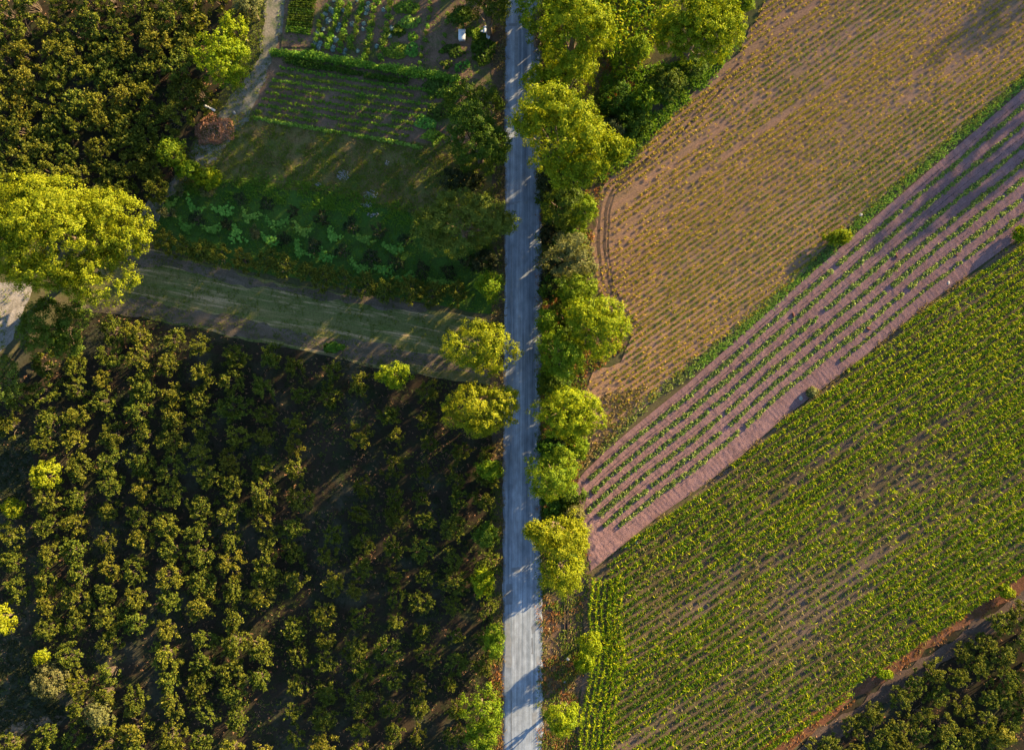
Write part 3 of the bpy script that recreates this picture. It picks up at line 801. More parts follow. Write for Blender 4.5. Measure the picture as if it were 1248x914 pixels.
# trees just outside the frame whose shadows fall into it
for (x, y, a, h, m, lab) in [
    (704, -8, 34, 8.0, 'walnut', 'added shade tree squeezed between the top edge tree and the maize plot'),  # added to close a sun gap over the garden
    (690, -88, 42, 12.5, 'walnut', 'second road tree, added for shade, beyond the top edge'),  # filler put into the row to keep sun streaks off the meadow
    (690, -165, 42, 13.0, 'walnut', 'added shade tree well up beyond the top edge'),  # unseen tree added to thicken the row's shade
    (692, -248, 42, 13.0, 'walnut', 'added shade tree far up beyond the top edge'),  # added out of view so less sunlight slips through the row
    (694, -52, 44, 11.5, 'lime', 'road tree standing just above the top edge of the view'),
    (684, -125, 44, 12.5, 'walnut', 'road tree further up beyond the top edge'),
    (694, -205, 46, 13.0, 'lime', 'third road tree up beyond the top edge'),
    (690, -290, 46, 13.0, 'walnut', 'fourth road tree up beyond the top edge'),
    (592, -60, 34, 9.5, 'dark', 'garden side road tree beyond the top edge'),
    (1615, -312, 36, 10.5, 'walnut', 'field tree beyond the top corner casting a shadow on the brown field'),
    (1578, -98, 52, 11.5, 'lime', 'field tree beyond the frame casting a shadow on the planted strip')]:
    T('broadleaf_tree', x, y, a, a * 0.85, h, m, lab, dens=0.6, leaf=0.28, per=22)

# ------------------------------------------------------------------ shrub garden, vines, hedge
dk = []
for s in range(4):
    V, F, vt, ft = hazel_mesh(900 + s, 1.0, 1.1, 13, 0.17, 9)
    dk.append((mk_mesh('shrub_crown', V, [F], LEAF['deep']), mk_mesh('shrub_trunk', vt, [ft], TWIG)))
pl = []
for s in range(2):
    V, F, vt, ft = hazel_mesh(950 + s, 1.0, 1.1, 13, 0.17, 9)
    pl.append((mk_mesh('shrub_crown', V, [F], LEAF['olive']), mk_mesh('shrub_trunk', vt, [ft], TWIG)))
rowA = [(219, 231, 1), (254, 235, 1), (291, 243, 0), (325, 251, 0), (358, 258, 0), (392, 267, 0), (428, 275, 0), (462, 283, 0), (495, 291, 0)]
rowB = [(203, 260, 1), (240, 266, 0), (276, 274, 0), (312, 285, 1), (347, 293, 0), (381, 299, 0), (417, 306, 0), (452, 314, 0), (484, 321, 0), (513, 328, 0), (545, 332, 0)]
for nm, rw in (('meadow side', rowA), ('hedge side', rowB)):
    for i, (x, y, p) in enumerate(rw):
        place_bush(x, y, rng.uniform(9, 11.5), rng.uniform(1.2, 1.6), pl if p else dk,
                   '%s round shrub, %s along the %s row of the shrub garden' % ('pale olive' if p else 'dark', ORD[i], nm),
                   'round shrubs of the shrub garden', 'garden_shrub', 'shrub', 1.0, 1.1)

def vine_mesh(seed, ln, bend):
    rg = np.random.default_rng(seed)
    P = []
    for b in range(3):
        n = 34
        t = np.linspace(-0.5, 0.5, n) * (1 if b == 0 else 0.55)
        o = 0 if b == 0 else rg.uniform(-0.3, 0.3)
        x = (t + o) * ln
        yv = bend * ((t + o) ** 2 * 4 - 0.4) + (0 if b == 0 else rg.choice([-1, 1]) * np.abs(t - t[0]) * 1.3)
        P.append(np.stack([x + rg.normal(size=n) * 0.14, yv + rg.normal(size=n) * 0.17, rg.uniform(0.25, 0.5, n)], 1))
    P = np.concatenate(P)
    N_ = rg.normal(size=P.shape) * 0.25 + np.array([0, 0, 1])
    V, F = leaf_quads(P, N_, 0.34, 0.95, rg)
    return mk_mesh('vine_leaves', V, [F], LEAF['vine'])
vines = [(208, 249, .4), (238, 250, 1), (272, 256, 1), (303, 262, .8), (338, 272, 1.1), (369, 278, 1), (225, 274, .7), (258, 280, .9), (292, 288, .9), (330, 295, .8), (370, 305, 1), (408, 284, .8), (445, 293, 1), (482, 300, 1), (398, 309, .9), (438, 326, 1.1), (468, 330, 1.1), (496, 338, 1.2), (538, 345, 1.2)]
for i, (x, y, s) in enumerate(vines):
    b = W(x, y, 0.2)
    vlen = 3.0 * s
    nm = 'squash vine with bright curling leaf trail, %s counting along the shrub garden' % ORD[i]
    o = add('squash_vine', vine_mesh(40 + i, vlen, 0.7), None, (b[0], b[1], LV[0]))
    o.rotation_euler = (0, 0, -0.25 + random.uniform(-0.6, 0.6))
    tag(o, nm, 'vine', 'squash vines in the shrub garden')

hedge = [(178, 278, 0), (200, 296, 0), (222, 302, 0), (244, 306, 0), (266, 312, 1), (297, 317, 1), (325, 320, 0), (348, 325, 0), (372, 331, 0), (396, 337, 0), (420, 343, 0), (446, 348, 0), (472, 353, 0), (500, 354, 0), (528, 357, 0), (556, 358, 0)]
for i, (x, y, g_) in enumerate(hedge):
    place_bush(x, y, rng.uniform(15, 18), rng.uniform(1.8, 2.4), hz2 if g_ or i < 2 else hz,
               '%s hedge bush, %s along the line between shrub garden and grass track' % ('golden' if g_ else 'green', ORD[i]), 'hedge bushes above the grass track', 'hedge_bush')

# ------------------------------------------------------------------ vegetable garden
def clump_mesh(seed, R, H, n, leaf, mat, asp=0.6, up=0.6, stretch=1.0):
    rg = np.random.default_rng(seed)
    d = sphere_dirs(n, rg, 0.0)
    P = d * np.array([R * stretch, R, H]) * rg.uniform(0.35, 1.0, (n, 1))
    V, F = leaf_quads(P + [0, 0, 0.03], d * 0.6 + rg.normal(size=(n, 3)) * 0.4 + [0, 0, up], leaf, asp, rg)
    V[:, 2] = np.maximum(V[:, 2], 0.02)
    return mk_mesh('plant_leaves', V, [F], LEAF[mat])
veg = [clump_mesh(60 + s, 0.40, 0.85, 90, 0.28, 'veg', 0.4, 0.5, 1.5) for s in range(4)]
cab = [clump_mesh(70 + s, 0.28, 0.3, 26, 0.26, 'cabbage', 0.9, 0.8) for s in range(3)]
Z3 = lambda pts: [(340 + a / 8.91, b / 8.91) for a, b in pts]
Z4 = lambda pts: [(460 + a / 6.93, b / 6.93) for a, b in pts]
vcols = [Z3([(520, 60), (500, 110), (470, 175), (430, 230), (435, 280), (420, 330), (400, 380), (460, 385), (395, 435), (370, 500), (360, 545)]),
         Z3([(660, 30), (640, 80), (625, 130), (615, 195), (600, 270), (560, 325), (565, 390), (540, 440), (520, 505)]),
         Z3([(760, 40), (755, 100), (745, 150), (720, 225), (710, 275), (700, 350), (680, 410), (665, 480), (650, 545)]),
         Z3([(895, 20), (885, 90), (870, 140), (850, 205), (835, 290), (835, 335), (800, 400), (775, 445), (770, 505)]),
         Z3([(1060, 20), (1020, 90), (1015, 180), (1000, 255), (990, 330), (980, 405), (955, 475), (950, 550), (935, 615)]),
         Z3([(1210, 30), (1190, 100), (1185, 185), (1165, 260), (1165, 335), (1150, 400), (1120, 460), (1125, 535), (1100, 625)]),
         Z4([(440, 20), (440, 75), (430, 145), (420, 215), (405, 270), (400, 340), (370, 400), (365, 465), (355, 530)]),
         Z4([(595, 120), (585, 185), (570, 295), (555, 360), (540, 430)])]
for ci, cpts in enumerate(vcols):
    for i, (x, y) in enumerate(cpts):
        b = W(x, y, 0.4)
        s = rng.uniform(0.8, 1.15) * (0.75 if ci in (0, 6, 7) else 1.05)
        o = add('vegetable_plant', veg[rng.integers(4)], None, (b[0], b[1], LV[0] - 0.02))
        o.rotation_euler = (0, 0, rng.normal(-0.8, 0.35)); o.scale = (s, s, s)
        tag(o, 'green vegetable plant, %s down in the %s column out from the seedling bed' % (ORD[i], ORD[ci]), 'plant', 'vegetable plants in the upper garden')
cabs = Z3([(600, 5), (560, 100), (590, 125), (500, 155), (530, 225), (480, 325), (415, 355), (385, 465), (445, 470), (430, 520), (695, 115), (655, 285), (635, 320), (612, 430), (590, 515), (585, 548), (850, 5), (790, 265), (717, 545), (705, 585), (965, 40), (955, 95), (945, 145), (915, 260), (910, 320), (855, 555), (1130, 110), (1060, 505), (1200, 385), (1225, 310)])
cabs.sort()
for i, (x, y) in enumerate(cabs):
    b = W(x, y, 0.2)
    o = add('cabbage', cab[i % 3], None, (b[0], b[1], LV[0] - 0.02)); s = rng.uniform(0.9, 1.35); o.scale = (s, s, s); o.rotation_euler = (0, 0, rng.uniform(0, 6))
    tag(o, 'pale blue-green cabbage, %s counting outward from the seedling bed' % ORD[i], 'cabbage', 'cabbages scattered between the vegetable columns')
# leafy sprawling patches
for (x, y, rx, ry, m, lab) in [(497, 10, 15, 9, 'veg', 'sprawling leafy patch at the top of the upper garden'), (500, 27, 12, 7, 'vine', 'bright sprawling patch under the topmost leafy patch'),
        (484, 40, 9, 8, 'dark', 'dark leafy patch in the middle of the upper garden'), (503, 46, 7, 5, 'veg', 'small leafy patch beside the dark garden patch'), (484, 63, 14, 9, 'veg', 'round leafy patch above the bean hedge'), (503, 62, 8, 9, 'vine', 'bright patch above the bean hedge end'),
        (552, 64, 16, 7, 'mid', 'grey-green leafy patch below the white box'), (545, 78, 9, 4, 'mid', 'small grey-green patch under the larger one'), (565, 80, 9, 5, 'vine', 'pale leafy patch at the garden end of the bean hedge'),
        (588, 60, 14, 22, 'dark', 'dark weeds below the crumpled white sheet'), (577, 42, 9, 9, 'veg', 'weeds beside the white box'),
        (530, 108, 15, 12, 'mid', 'grey-green squash patch at the hedge end'), (548, 112, 16, 14, 'veg', 'leafy squash patch against the low shaded tree'), (536, 136, 16, 12, 'mid', 'squash patch in the lower garden corner'), (520, 150, 14, 9, 'vine', 'bright trailing patch above the meadow'), (528, 168, 14, 8, 'veg', 'trailing patch next to the meadow')]:
    k = M_PX
    rg = np.random.default_rng(int(x * 7 + y))
    n = int(rx * ry * 3.2)
    a = rg.uniform(0, 6.28, n); r = np.sqrt(rg.random(n))
    P = np.stack([np.cos(a) * r * rx * k, np.sin(a) * r * ry * k, 0], 1) if False else np.stack([np.cos(a) * r * rx * k, np.sin(a) * r * ry * k, rg.uniform(0.05, 0.5, n) * (1.1 - r)], 1)
    P[:, :2] += (vnoise(P[:, 0] + x, P[:, 1] + y, 0.8)[:, None] - 0.5) * 0.9
    V, F = leaf_quads(P, rg.normal(size=(n, 3)) * 0.4 + [0, 0, 0.9], 0.3, 0.85, rg)
    b = W(x, y, 0)
    o = add('leafy_patch', mk_mesh('leafy_patch', V, [F], LEAF[m]), None, (b[0], b[1], LV[0] + 0.02)); tag(o, lab, 'plant', 'leafy patches in the upper garden')

def crop_row(name, pts, width, h, per_m, leaf, mat, label, cat, group, z0, seed, gap=0.0):
    """a row of crop plants along a polyline (world xy)"""
    rg = np.random.default_rng(seed)
    pts = np.asarray(pts, float)
    seg = np.hypot(*np.diff(pts, axis=0).T); cum = np.concatenate([[0], np.cumsum(seg)])
    L_ = cum[-1]
    nplants = int(L_ / 0.33)
    s = np.arange(nplants) * 0.33 + rg.uniform(-0.1, 0.1, nplants)
    s = np.clip(s, 0, L_)
    if gap > 0:
        s = s[vnoise(s, s * 0 + seed, 2.2) > gap]
    px_ = np.interp(s, cum, pts[:, 0]); py_ = np.interp(s, cum, pts[:, 1])
    m = int(per_m)
    sz = rg.uniform(0.65, 1.2, len(s)) * (0.75 + 0.5 * vnoise(s, s * 0 + 2 * seed, 3.0))
    d = sphere_dirs(len(s) * m, rg, 0.0)
    rr = rg.uniform(0.3, 1.0, (len(d), 1)) * np.repeat(sz, m)[:, None]
    P = np.stack([np.repeat(px_, m), np.repeat(py_, m), np.full(len(d), z0)], 1) + np.repeat(rg.normal(size=(len(s), 3)) * [0.05, 0.05, 0], m, 0) + d * np.array([width, width, h]) * rr
    V, F = leaf_quads(P, d * 0.6 + rg.normal(size=d.shape) * 0.45 + [0, 0, 0.5], leaf, 0.7, rg)
    o = add(name, mk_mesh(name, V, [F], LEAF[mat])); tag(o, label, cat, group)
    return o
def wl(pts): return [W(a, b)[:2] for a, b in pts]
crop_row('bean_hedge', wl([(334, 66), (380, 70), (430, 78), (490, 88), (530, 94), (562, 98)]), 0.72, 1.3, 120, 0.24, 'veg', 'dense bean hedge crossing between the two garden plots', 'hedge', None, LV[0], 11)
crop_row('bean_hedge', wl([(350, 76), (400, 84), (450, 93), (500, 101)]), 0.55, 0.8, 70, 0.22, 'dark', 'lower darker bean row hugging the dense hedge', 'hedge', None, LV[0], 12, 0.2)
for i in range(9):
    a = (342 - i * 4.2, 83 + i * 7.6); c_ = (540 - i * 5.5, 114 + i * 7.6)
    mid = ((a[0] + c_[0]) / 2, (a[1] + c_[1]) / 2 + 1)
    crop_row('vegetable_row', wl([a, mid, c_]), 0.29, 0.40, 26, 0.18, 'veg', 'low vegetable row, %s below the bean hedge' % ORD[i], 'crop row', 'vegetable rows below the bean hedge', LV[0], 20 + i, 0.16)
crop_row('vegetable_row', wl([(300, 142), (340, 150), (400, 160), (470, 172), (520, 182)]), 0.35, 0.4, 34, 0.24, 'vine', 'bright leafy row bordering the meadow', 'crop row', None, LV[0], 33, 0.25)

# seedling bed
bed = empty('seedling_bed', W(368, 20)); tag(bed, 'clipped dark green rectangular seedling bed beside the pale path', 'garden bed')
bc = W(368, 20)[:2]
quad = Wp([(358, -25), (391, -25), (379, 45), (349, 41)]) - bc
soilq = Wp([(350, -28), (396, -28), (384, 58), (343, 58)]) - bc
me = bpy.data.meshes.new('bed_soil'); me.from_pydata([(p[0], p[1], LV[0] + 0.012) for p in soilq], [], [(0, 1, 2, 3)]); me.materials.append(m_garden); me.update(); add('bed_soil', me, bed)
for i in range(24):
    f = (i + 0.5) / 24
    a = quad[0] * (1 - f) + quad[3] * f; b = quad[1] * (1 - f) + quad[2] * f
    rg = np.random.default_rng(300 + i)
    n = 300
    t = rg.random(n)
    P = np.concatenate([a + (b - a) * t[:, None] + rg.normal(size=(n, 2)) * 0.06, rg.uniform(0.1, 0.55, (n, 1))], 1)
    V, F = leaf_quads(P, rg.normal(size=(n, 3)) * 0.5 + [0, 0, 0.5], 0.21, 0.5, rg)
    add('seedling_row', mk_mesh('seedling_row', V, [F], LEAF['veg' if i > 20 else 'dark']), bed)

# white box and crumpled sheet
WHITE = plain_mat('m_weathered_white', (0.5, 0.51, 0.54), 0.6, 0.12, 0.4)
GREYW = plain_mat('m_grey_plastic', (0.42, 0.43, 0.46), 0.6, 0.15, 0.4)
def box(sx, sy, sz, bev=0.04):
    V = []
    for z, i in ((0, 0), (sz - bev, 0), (sz, bev)):
        V += [(-sx / 2 + i, -sy / 2 + i, z), (sx / 2 - i, -sy / 2 + i, z), (sx / 2 - i, sy / 2 - i, z), (-sx / 2 + i, sy / 2 - i, z)]
    F = [(8, 9, 10, 11), (3, 2, 1, 0)]
    for l in (0, 4):
        for s in range(4):
            F.append((l + s, l + (s + 1) % 4, l + 4 + (s + 1) % 4, l + 4 + s))
    return np.array(V), np.array(F)
b = W(563, 43, 0.6)
t = empty('storage_box', (b[0], b[1], LV[0])); tag(t, 'white lidded storage box standing on bare garden soil', 'box')
V, F = box(0.82, 1.28, 0.6, 0.02); add('body', mk_mesh('body', V, [F], GREYW), t)
V, F = box(0.92, 1.38, 0.10, 0.03); add('lid', mk_mesh('lid', V + [0, 0, 0.602], [F], WHITE), t)
V, F = box(0.30, 0.05, 0.04, 0.01); add('handle', mk_mesh('handle', V + [0, 0, 0.703], [F], GREYW), t)
def sheet_cloth(name, px, py, outline, label, seed, hmax=0.5):
    b = W(px, py, 0.2); rg = np.random.default_rng(seed)
    n = 34
    gx, gy = np.meshgrid(np.linspace(-1.2, 1.2, n), np.linspace(-1.2, 1.2, n), indexing='ij')
    ol = np.array(outline) * M_PX
    ol[:, 1] *= -1
    z = 0.08 + hmax * (np.abs(vnoise(gx, gy, 0.35, seed) - 0.5) * 1.3 + 0.5 * vnoise(gx, gy, 0.8, seed + 1))
    V = np.stack([gx, gy, z], -1).reshape(-1, 3)
    idx = np.arange(n * n).reshape(n, n)
    Fq = np.stack([idx[:-1, :-1], idx[1:, :-1], idx[1:, 1:], idx[:-1, 1:]], -1).reshape(-1, 4)
    cen = V[Fq].mean(1)
    Fq = Fq[inside(ol, cen[:, 0], cen[:, 1])]
    used = np.unique(Fq); mp_ = -np.ones(len(V), int); mp_[used] = np.arange(len(used))
    o = add(name, mk_mesh(name, V[used], [mp_[Fq]], WHITE, True), None, (b[0], b[1], LV[0]))
    tag(o, label, 'tarp'); return o
sheet_cloth('crumpled_tarp', 592, 38, [(-7, 1), (-3, 0), (-2, -4), (3, -6), (6, -5), (5, -1), (2, 2), (5, 3), (6, 7), (4, 11), (1, 9), (1, 4), (-3, 3)], 'crumpled white plastic sheet in the weeds beside the road', 3)
# plank and stone by the brush pile
pb = W(255, 132); V, F = box(1.9, 0.28, 0.12, 0.02)
o = add('white_plank', mk_mesh('white_plank', V, [F], WHITE), None, (pb[0], pb[1], LV[0])); o.rotation_euler = (0, 0, -0.45); tag(o, 'pale plank lying under the tree by the brush pile', 'plank')
def rock_mesh(seed, m):
    rg = np.random.default_rng(seed)
    import bmesh
    bm = bmesh.new(); bmesh.ops.create_icosphere(bm, subdivisions=2, radius=1.0)
    for v in bm.verts:
        q = vnoise(v.co.x * 1 + seed, v.co.y + v.co.z * 1.7, 0.7)
        v.co = v.co * (0.72 + 0.5 * float(q)); v.co.z = max(v.co.z * 0.7, -0.25)
    me = bpy.data.meshes.new('stone'); bm.to_mesh(me); bm.free(); me.materials.append(m); return me
STONE = plain_mat('m_pale_stone', (0.22, 0.21, 0.20), 0.9, 0.2, 0.5)
STONEB = plain_mat('m_grey_stone', (0.25, 0.27, 0.30), 0.9, 0.2, 0.5)
rocks = [rock_mesh(s, STONE) for s in range(3)]; rockb = rock_mesh(8, STONEB)
for (x, y, s, m, lab) in [(286, 138, .32, 0, 'small white stone beside the pale plank'), (692, 802, .42, 9, 'round bluish boulder beside the water channel'), (706, 782, .28, 1, 'pale stone under the small yellow corn edge shrub'),
        (688, 830, .22, 2, 'small pale stone by the channel below the boulder'), (690, 857, .34, 0, 'pale stone above the roadside shrub by the channel'), (694, 864, .22, 1, 'smaller pale stone touching the one above the shrub'),
        (975, 485, .45, 1, 'white stone on the strip edge, lower of the pair'), (987, 481, .35, 2, 'white stone on the strip edge beside the small shrub'), (1155, 345, .35, 0, 'white stone where the strip meets the bright corn'),
        (775, 660, .4, 2, 'pale stone at the corner of strip and corn field'), (762, 666, .3, 1, 'smaller pale stone at the strip and corn corner'), (1048, 262, .4, 0, 'pale stone on the green verge above the lone shrub')]:
    b = W(x, y); o = add('stone', rockb if m == 9 else rocks[m], None, (b[0], b[1], LV[0] + 0.05)); s *= 0.7; o.scale = (s, s * 0.85, s * 0.8); o.rotation_euler = (0, 0, rng.uniform(0, 6)); tag(o, lab, 'stone')

# rusty brush pile
def mound(name, px, py, rx, ry, h, mat, n, label, cat, leaf=0.26, kind=None):
    rg = np.random.default_rng(int(px + py)); k = M_PX
    a = rg.uniform(0, 6.28, n); r = np.sqrt(rg.random(n))
    x = np.cos(a) * r * rx * k; y = np.sin(a) * r * ry * k
    x += (vnoise(x + px, y, 1.0) - 0.5) * 1.2; y += (vnoise(x, y + py, 1.0, 4) - 0.5) * 1.2
    z = h * (1 - r ** 2) * rg.uniform(0.5, 1.1, n) + 0.03
    V, F = leaf_quads(np.stack([x, y, z], 1), rg.normal(size=(n, 3)) * 0.6 + [0, 0, 0.5], leaf, 0.35, rg)
    b = W(px, py)
    o = add(name, mk_mesh(name, V, [F], LEAF[mat]), None, (b[0], b[1], LV[0])); tag(o, label, cat, kind=kind); return o
mound('brush_pile', 260, 160, 26, 19, 0.8, 'dry', 2600, 'rusty red pile of dry cut brush at the path bend', 'brush pile')
mound('brush_pile', 228, 197, 12, 6, 0.5, 'rust', 500, 'small reddish dry heap behind the two bright bushes', 'brush pile')

# water channel along the dry verge
CONC = plain_mat('m_channel_earth', (0.13, 0.085, 0.06), 0.9, 0.2, 0.4)
MUD = plain_mat('m_channel_mud', (0.018, 0.014, 0.012), 0.6, 0.3, 0.3)
def channel(pts, label):
    c = empty('water_channel', (*W(*pts[0])[:2], LV[0])); tag(c, label, 'channel')
    P = np.array([W(*p)[:2] for p in pts]) - W(*pts[0])[:2]
    d = np.gradient(P, axis=0); nn = np.stack([-d[:, 1], d[:, 0]], 1); nn /= np.linalg.norm(nn, axis=1, keepdims=True)
    def strip(o1, o2, z1, z2, m, name):
        V = []; n = len(P)
        for (oo, z) in ((o1, 0), (o1, z1), (o2, z2), (o2, 0)):
            V.append(np.concatenate([P + nn * oo, np.full((n, 1), z)], 1))
        F = []
        for q in range(3):
            a = np.arange(n - 1) + q * n
            F.append(np.stack([a, a + 1, a + 1 + n, a + n], 1))
        add(name, mk_mesh(name, np.concatenate(V), [np.concatenate(F)], m), c)
    strip(-0.24, -0.19, 0.10, 0.10, CONC, 'side_wall'); strip(0.19, 0.24, 0.10, 0.10, CONC, 'side_wall'); strip(-0.188, 0.188, 0.02, 0.02, MUD, 'channel_bed')
channel([(690, y) for y in range(725, 793, 4)], 'dark narrow channel in the dry verge above the bluish boulder')
channel([(689 + 0.02 * (y - 880), y) for y in range(885, 960, 4)], 'dark narrow channel in the dry verge below the roadside shrub')

# ------------------------------------------------------------------ planted strip crop rows
for k in range(7):
    if k < 6:
        starts = [720, 724, 718, 733, 738, 757]
        u0 = max(0.012, (starts[k] - 698 - 24 * V_L[k]) / (1440 - 698))
    else:
        u0 = (1012 - 698) / (1440 - 698)
    us = np.linspace(u0, 0.86, 160)
    uu_ = np.clip(us * (1440 - 698) / (1248 - 698), 0, 1)
    vl = V_L[k] if k < 6 else 0.93
    vs = vl + (V_R[k] - vl) * uu_
    pts = strip_pt(us, vs)
    crop_row('crop_row', pts, 0.38 if k < 6 else 0.28, 0.36, 46, 0.21, 'potato', 'green crop row in the pinkish strip, %s from the grassy verge' % ORD[k], 'crop row', 'crop rows of the planted strip', LV[0] + 0.18, 80 + k, 0.09)
# rough verge row along the upper edge of the strip
verge_c = [(725, 552), (770, 508), (800, 478), (840, 449), (900, 400), (1000, 312), (1060, 255), (1150, 178), (1248, 94), (1330, 22)]

# small dark clods in the strip
clod = rock_mesh(21, plain_mat('m_red_clod', (0.10, 0.035, 0.025), 0.95, 0.2, 0.2))
for (x, y, lab) in [(1091, 312, 'dark red clod between crop rows near the lone shrub'), (1163, 311, 'dark red clod between the two lowest crop rows'), (1057, 401, 'dark red clod on the wide bare band'), (966, 384, 'slim dark clod in the middle of the strip'), (883, 467, 'dark red clod in the upper crop rows towards the road')]:
    b = W(x, y); o = add('soil_clod', clod, None, (b[0], b[1], LV[0] + 0.15)); o.scale = (.38, .16, .16); o.rotation_euler = (0, 0, rng.uniform(0, 3)); tag(o, lab, 'clod')

# ------------------------------------------------------------------ stuff: crops and grasses nobody could count
def strap_leaves(bx, by, bz, rg, n_leaf, ln, wd, hgt, droop):
    """maize-like plants: long arching leaves. returns V, Fq, Ft"""
    n = len(bx) * n_leaf
    X = np.repeat(bx, n_leaf); Y = np.repeat(by, n_leaf); Zb = np.repeat(bz, n_leaf)
    sc = np.repeat(rg.uniform(0.7, 1.2, len(bx)), n_leaf)
    if np.ndim(hgt): hgt = np.repeat(hgt, n_leaf)
    a = np.repeat(rg.uniform(0, 6.28, len(bx)), n_leaf) + np.tile(np.arange(n_leaf) * 2.6, len(bx)) + rg.normal(size=n) * 0.5
    l = ln * sc * rg.uniform(0.7, 1.2, n)
    h0 = hgt * sc * np.tile(np.linspace(0.15, 0.85, n_leaf), len(bx))
    dx, dy = np.cos(a), np.sin(a)
    p0 = np.stack([X, Y, Zb + h0], 1)
    p1 = p0 + np.stack([dx * l * 0.45, dy * l * 0.45, 0.40 * l], 1)
    p2 = p0 + np.stack([dx * l * 0.95, dy * l * 0.95, (0.40 - droop) * l], 1)
    sdv = np.stack([-dy, dx, np.zeros(n)], 1) * (wd * sc * rg.uniform(0.7, 1.3, n))[:, None] * 0.5
    tw = np.stack([np.zeros(n), np.zeros(n), rg.normal(size=n) * 0.25 * wd], 1)
    V = np.stack([p0 - sdv * 0.7, p0 + sdv * 0.7, p1 + sdv + tw, p1 - sdv - tw, p2], 1).reshape(-1, 3)
    V[:, 2] = np.maximum(V[:, 2], 0.03)
    i = np.arange(n) * 5
    return V, np.stack([i, i + 1, i + 2, i + 3], 1), np.stack([i + 3, i + 2, i + 4], 1)

def row_points(poly_px, ang, rowsp, plsp, jit, rg):
    P = Wp(poly_px)
    c, s = math.cos(ang), math.sin(ang)
    q = np.stack([P[:, 0] * c + P[:, 1] * s, -P[:, 0] * s + P[:, 1] * c], 1)
    a0, a1 = q[:, 0].min(), q[:, 0].max(); b0, b1 = q[:, 1].min(), q[:, 1].max()
    aa = np.arange(a0, a1, plsp); bb = np.arange(math.floor(b0 / rowsp), math.ceil(b1 / rowsp)) * rowsp
    A, B = np.meshgrid(aa, bb, indexing='ij')
    A = A.ravel() + rg.uniform(-plsp * 0.5, plsp * 0.5, A.size); Bq = B.ravel()
    B2 = Bq + rg.normal(size=A.size) * jit + (vnoise(A, Bq, 9.0) - 0.5) * 0.25
    X = A * c - B2 * s; Y = A * s + B2 * c
    k = inside(P, X, Y)
    return X[k], Y[k], A[k], B2[k]

# view limits: keep only what the frame (plus a margin) can show
def keep_view(X, Y, m=10):
    return (np.abs(X) < 69 + m) & (np.abs(Y) < 50.5 + m)

rg = np.random.default_rng(1001)
X, Y, A, B = row_points(P_CORN, A_CORN, 0.98, 0.14, 0.045, rg)
k = keep_view(X, Y, 5); X, Y, A, B = X[k], Y[k], A[k], B[k]
pxs = X / M_PX + CX; pys = CY - Y / M_PX
head = pxs < (738 + 12 * (vnoise(X, Y, 3.0) - 0.5))           # headland: other row direction
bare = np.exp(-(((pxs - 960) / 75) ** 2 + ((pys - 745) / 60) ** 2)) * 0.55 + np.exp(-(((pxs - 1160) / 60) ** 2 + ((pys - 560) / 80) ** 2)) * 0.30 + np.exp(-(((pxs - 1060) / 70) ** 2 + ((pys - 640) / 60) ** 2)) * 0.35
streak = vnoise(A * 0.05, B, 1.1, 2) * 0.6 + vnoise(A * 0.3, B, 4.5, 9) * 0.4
lush = np.clip(0.62 + (pxs - 950) / 800 - (pys - 540) / 480, 0, 1)  # vigour mixed with painted dimming: corn turns darker towards the bottom
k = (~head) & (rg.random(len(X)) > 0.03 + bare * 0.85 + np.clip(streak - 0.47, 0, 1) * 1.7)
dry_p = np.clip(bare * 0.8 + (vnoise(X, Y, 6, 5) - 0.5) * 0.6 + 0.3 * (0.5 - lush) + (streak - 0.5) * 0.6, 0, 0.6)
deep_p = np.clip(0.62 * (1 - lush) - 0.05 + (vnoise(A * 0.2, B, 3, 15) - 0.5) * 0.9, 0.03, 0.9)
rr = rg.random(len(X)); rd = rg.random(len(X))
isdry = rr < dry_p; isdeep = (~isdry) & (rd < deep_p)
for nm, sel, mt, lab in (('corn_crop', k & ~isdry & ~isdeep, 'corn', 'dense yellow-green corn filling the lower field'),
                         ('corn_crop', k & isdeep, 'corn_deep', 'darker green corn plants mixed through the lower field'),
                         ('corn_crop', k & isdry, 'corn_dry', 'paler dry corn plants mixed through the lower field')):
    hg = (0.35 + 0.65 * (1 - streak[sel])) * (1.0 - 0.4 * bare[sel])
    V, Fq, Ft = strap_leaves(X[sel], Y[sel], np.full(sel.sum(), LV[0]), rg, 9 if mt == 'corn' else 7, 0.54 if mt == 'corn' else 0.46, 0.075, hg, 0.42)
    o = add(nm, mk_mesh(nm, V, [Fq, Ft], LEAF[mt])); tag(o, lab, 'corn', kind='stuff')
# headland rows that follow the field edge
hx = []; hy = []
for r_ in range(6):
    ypx = np.arange(705, 935, 1.9)
    xpx = np.interp(ypx, [700, 745, 800, 870, 935], [722, 716, 722, 708, 703]) + 2 + r_ * 7.2
    hx.append((xpx + rg.normal(size=len(ypx)) * 0.5 - CX) * M_PX); hy.append((CY - ypx) * M_PX)
hx = np.concatenate(hx); hy = np.concatenate(hy)
V, Fq, Ft = strap_leaves(hx, hy, np.full(len(hx), LV[0]), rg, 7, 0.50, 0.085, 0.75, 0.42)
tag(add('corn_headland', mk_mesh('corn_headland', V, [Fq, Ft], LEAF['corn'])), 'corn rows bending along the field edge by the road verge', 'corn', kind='stuff')

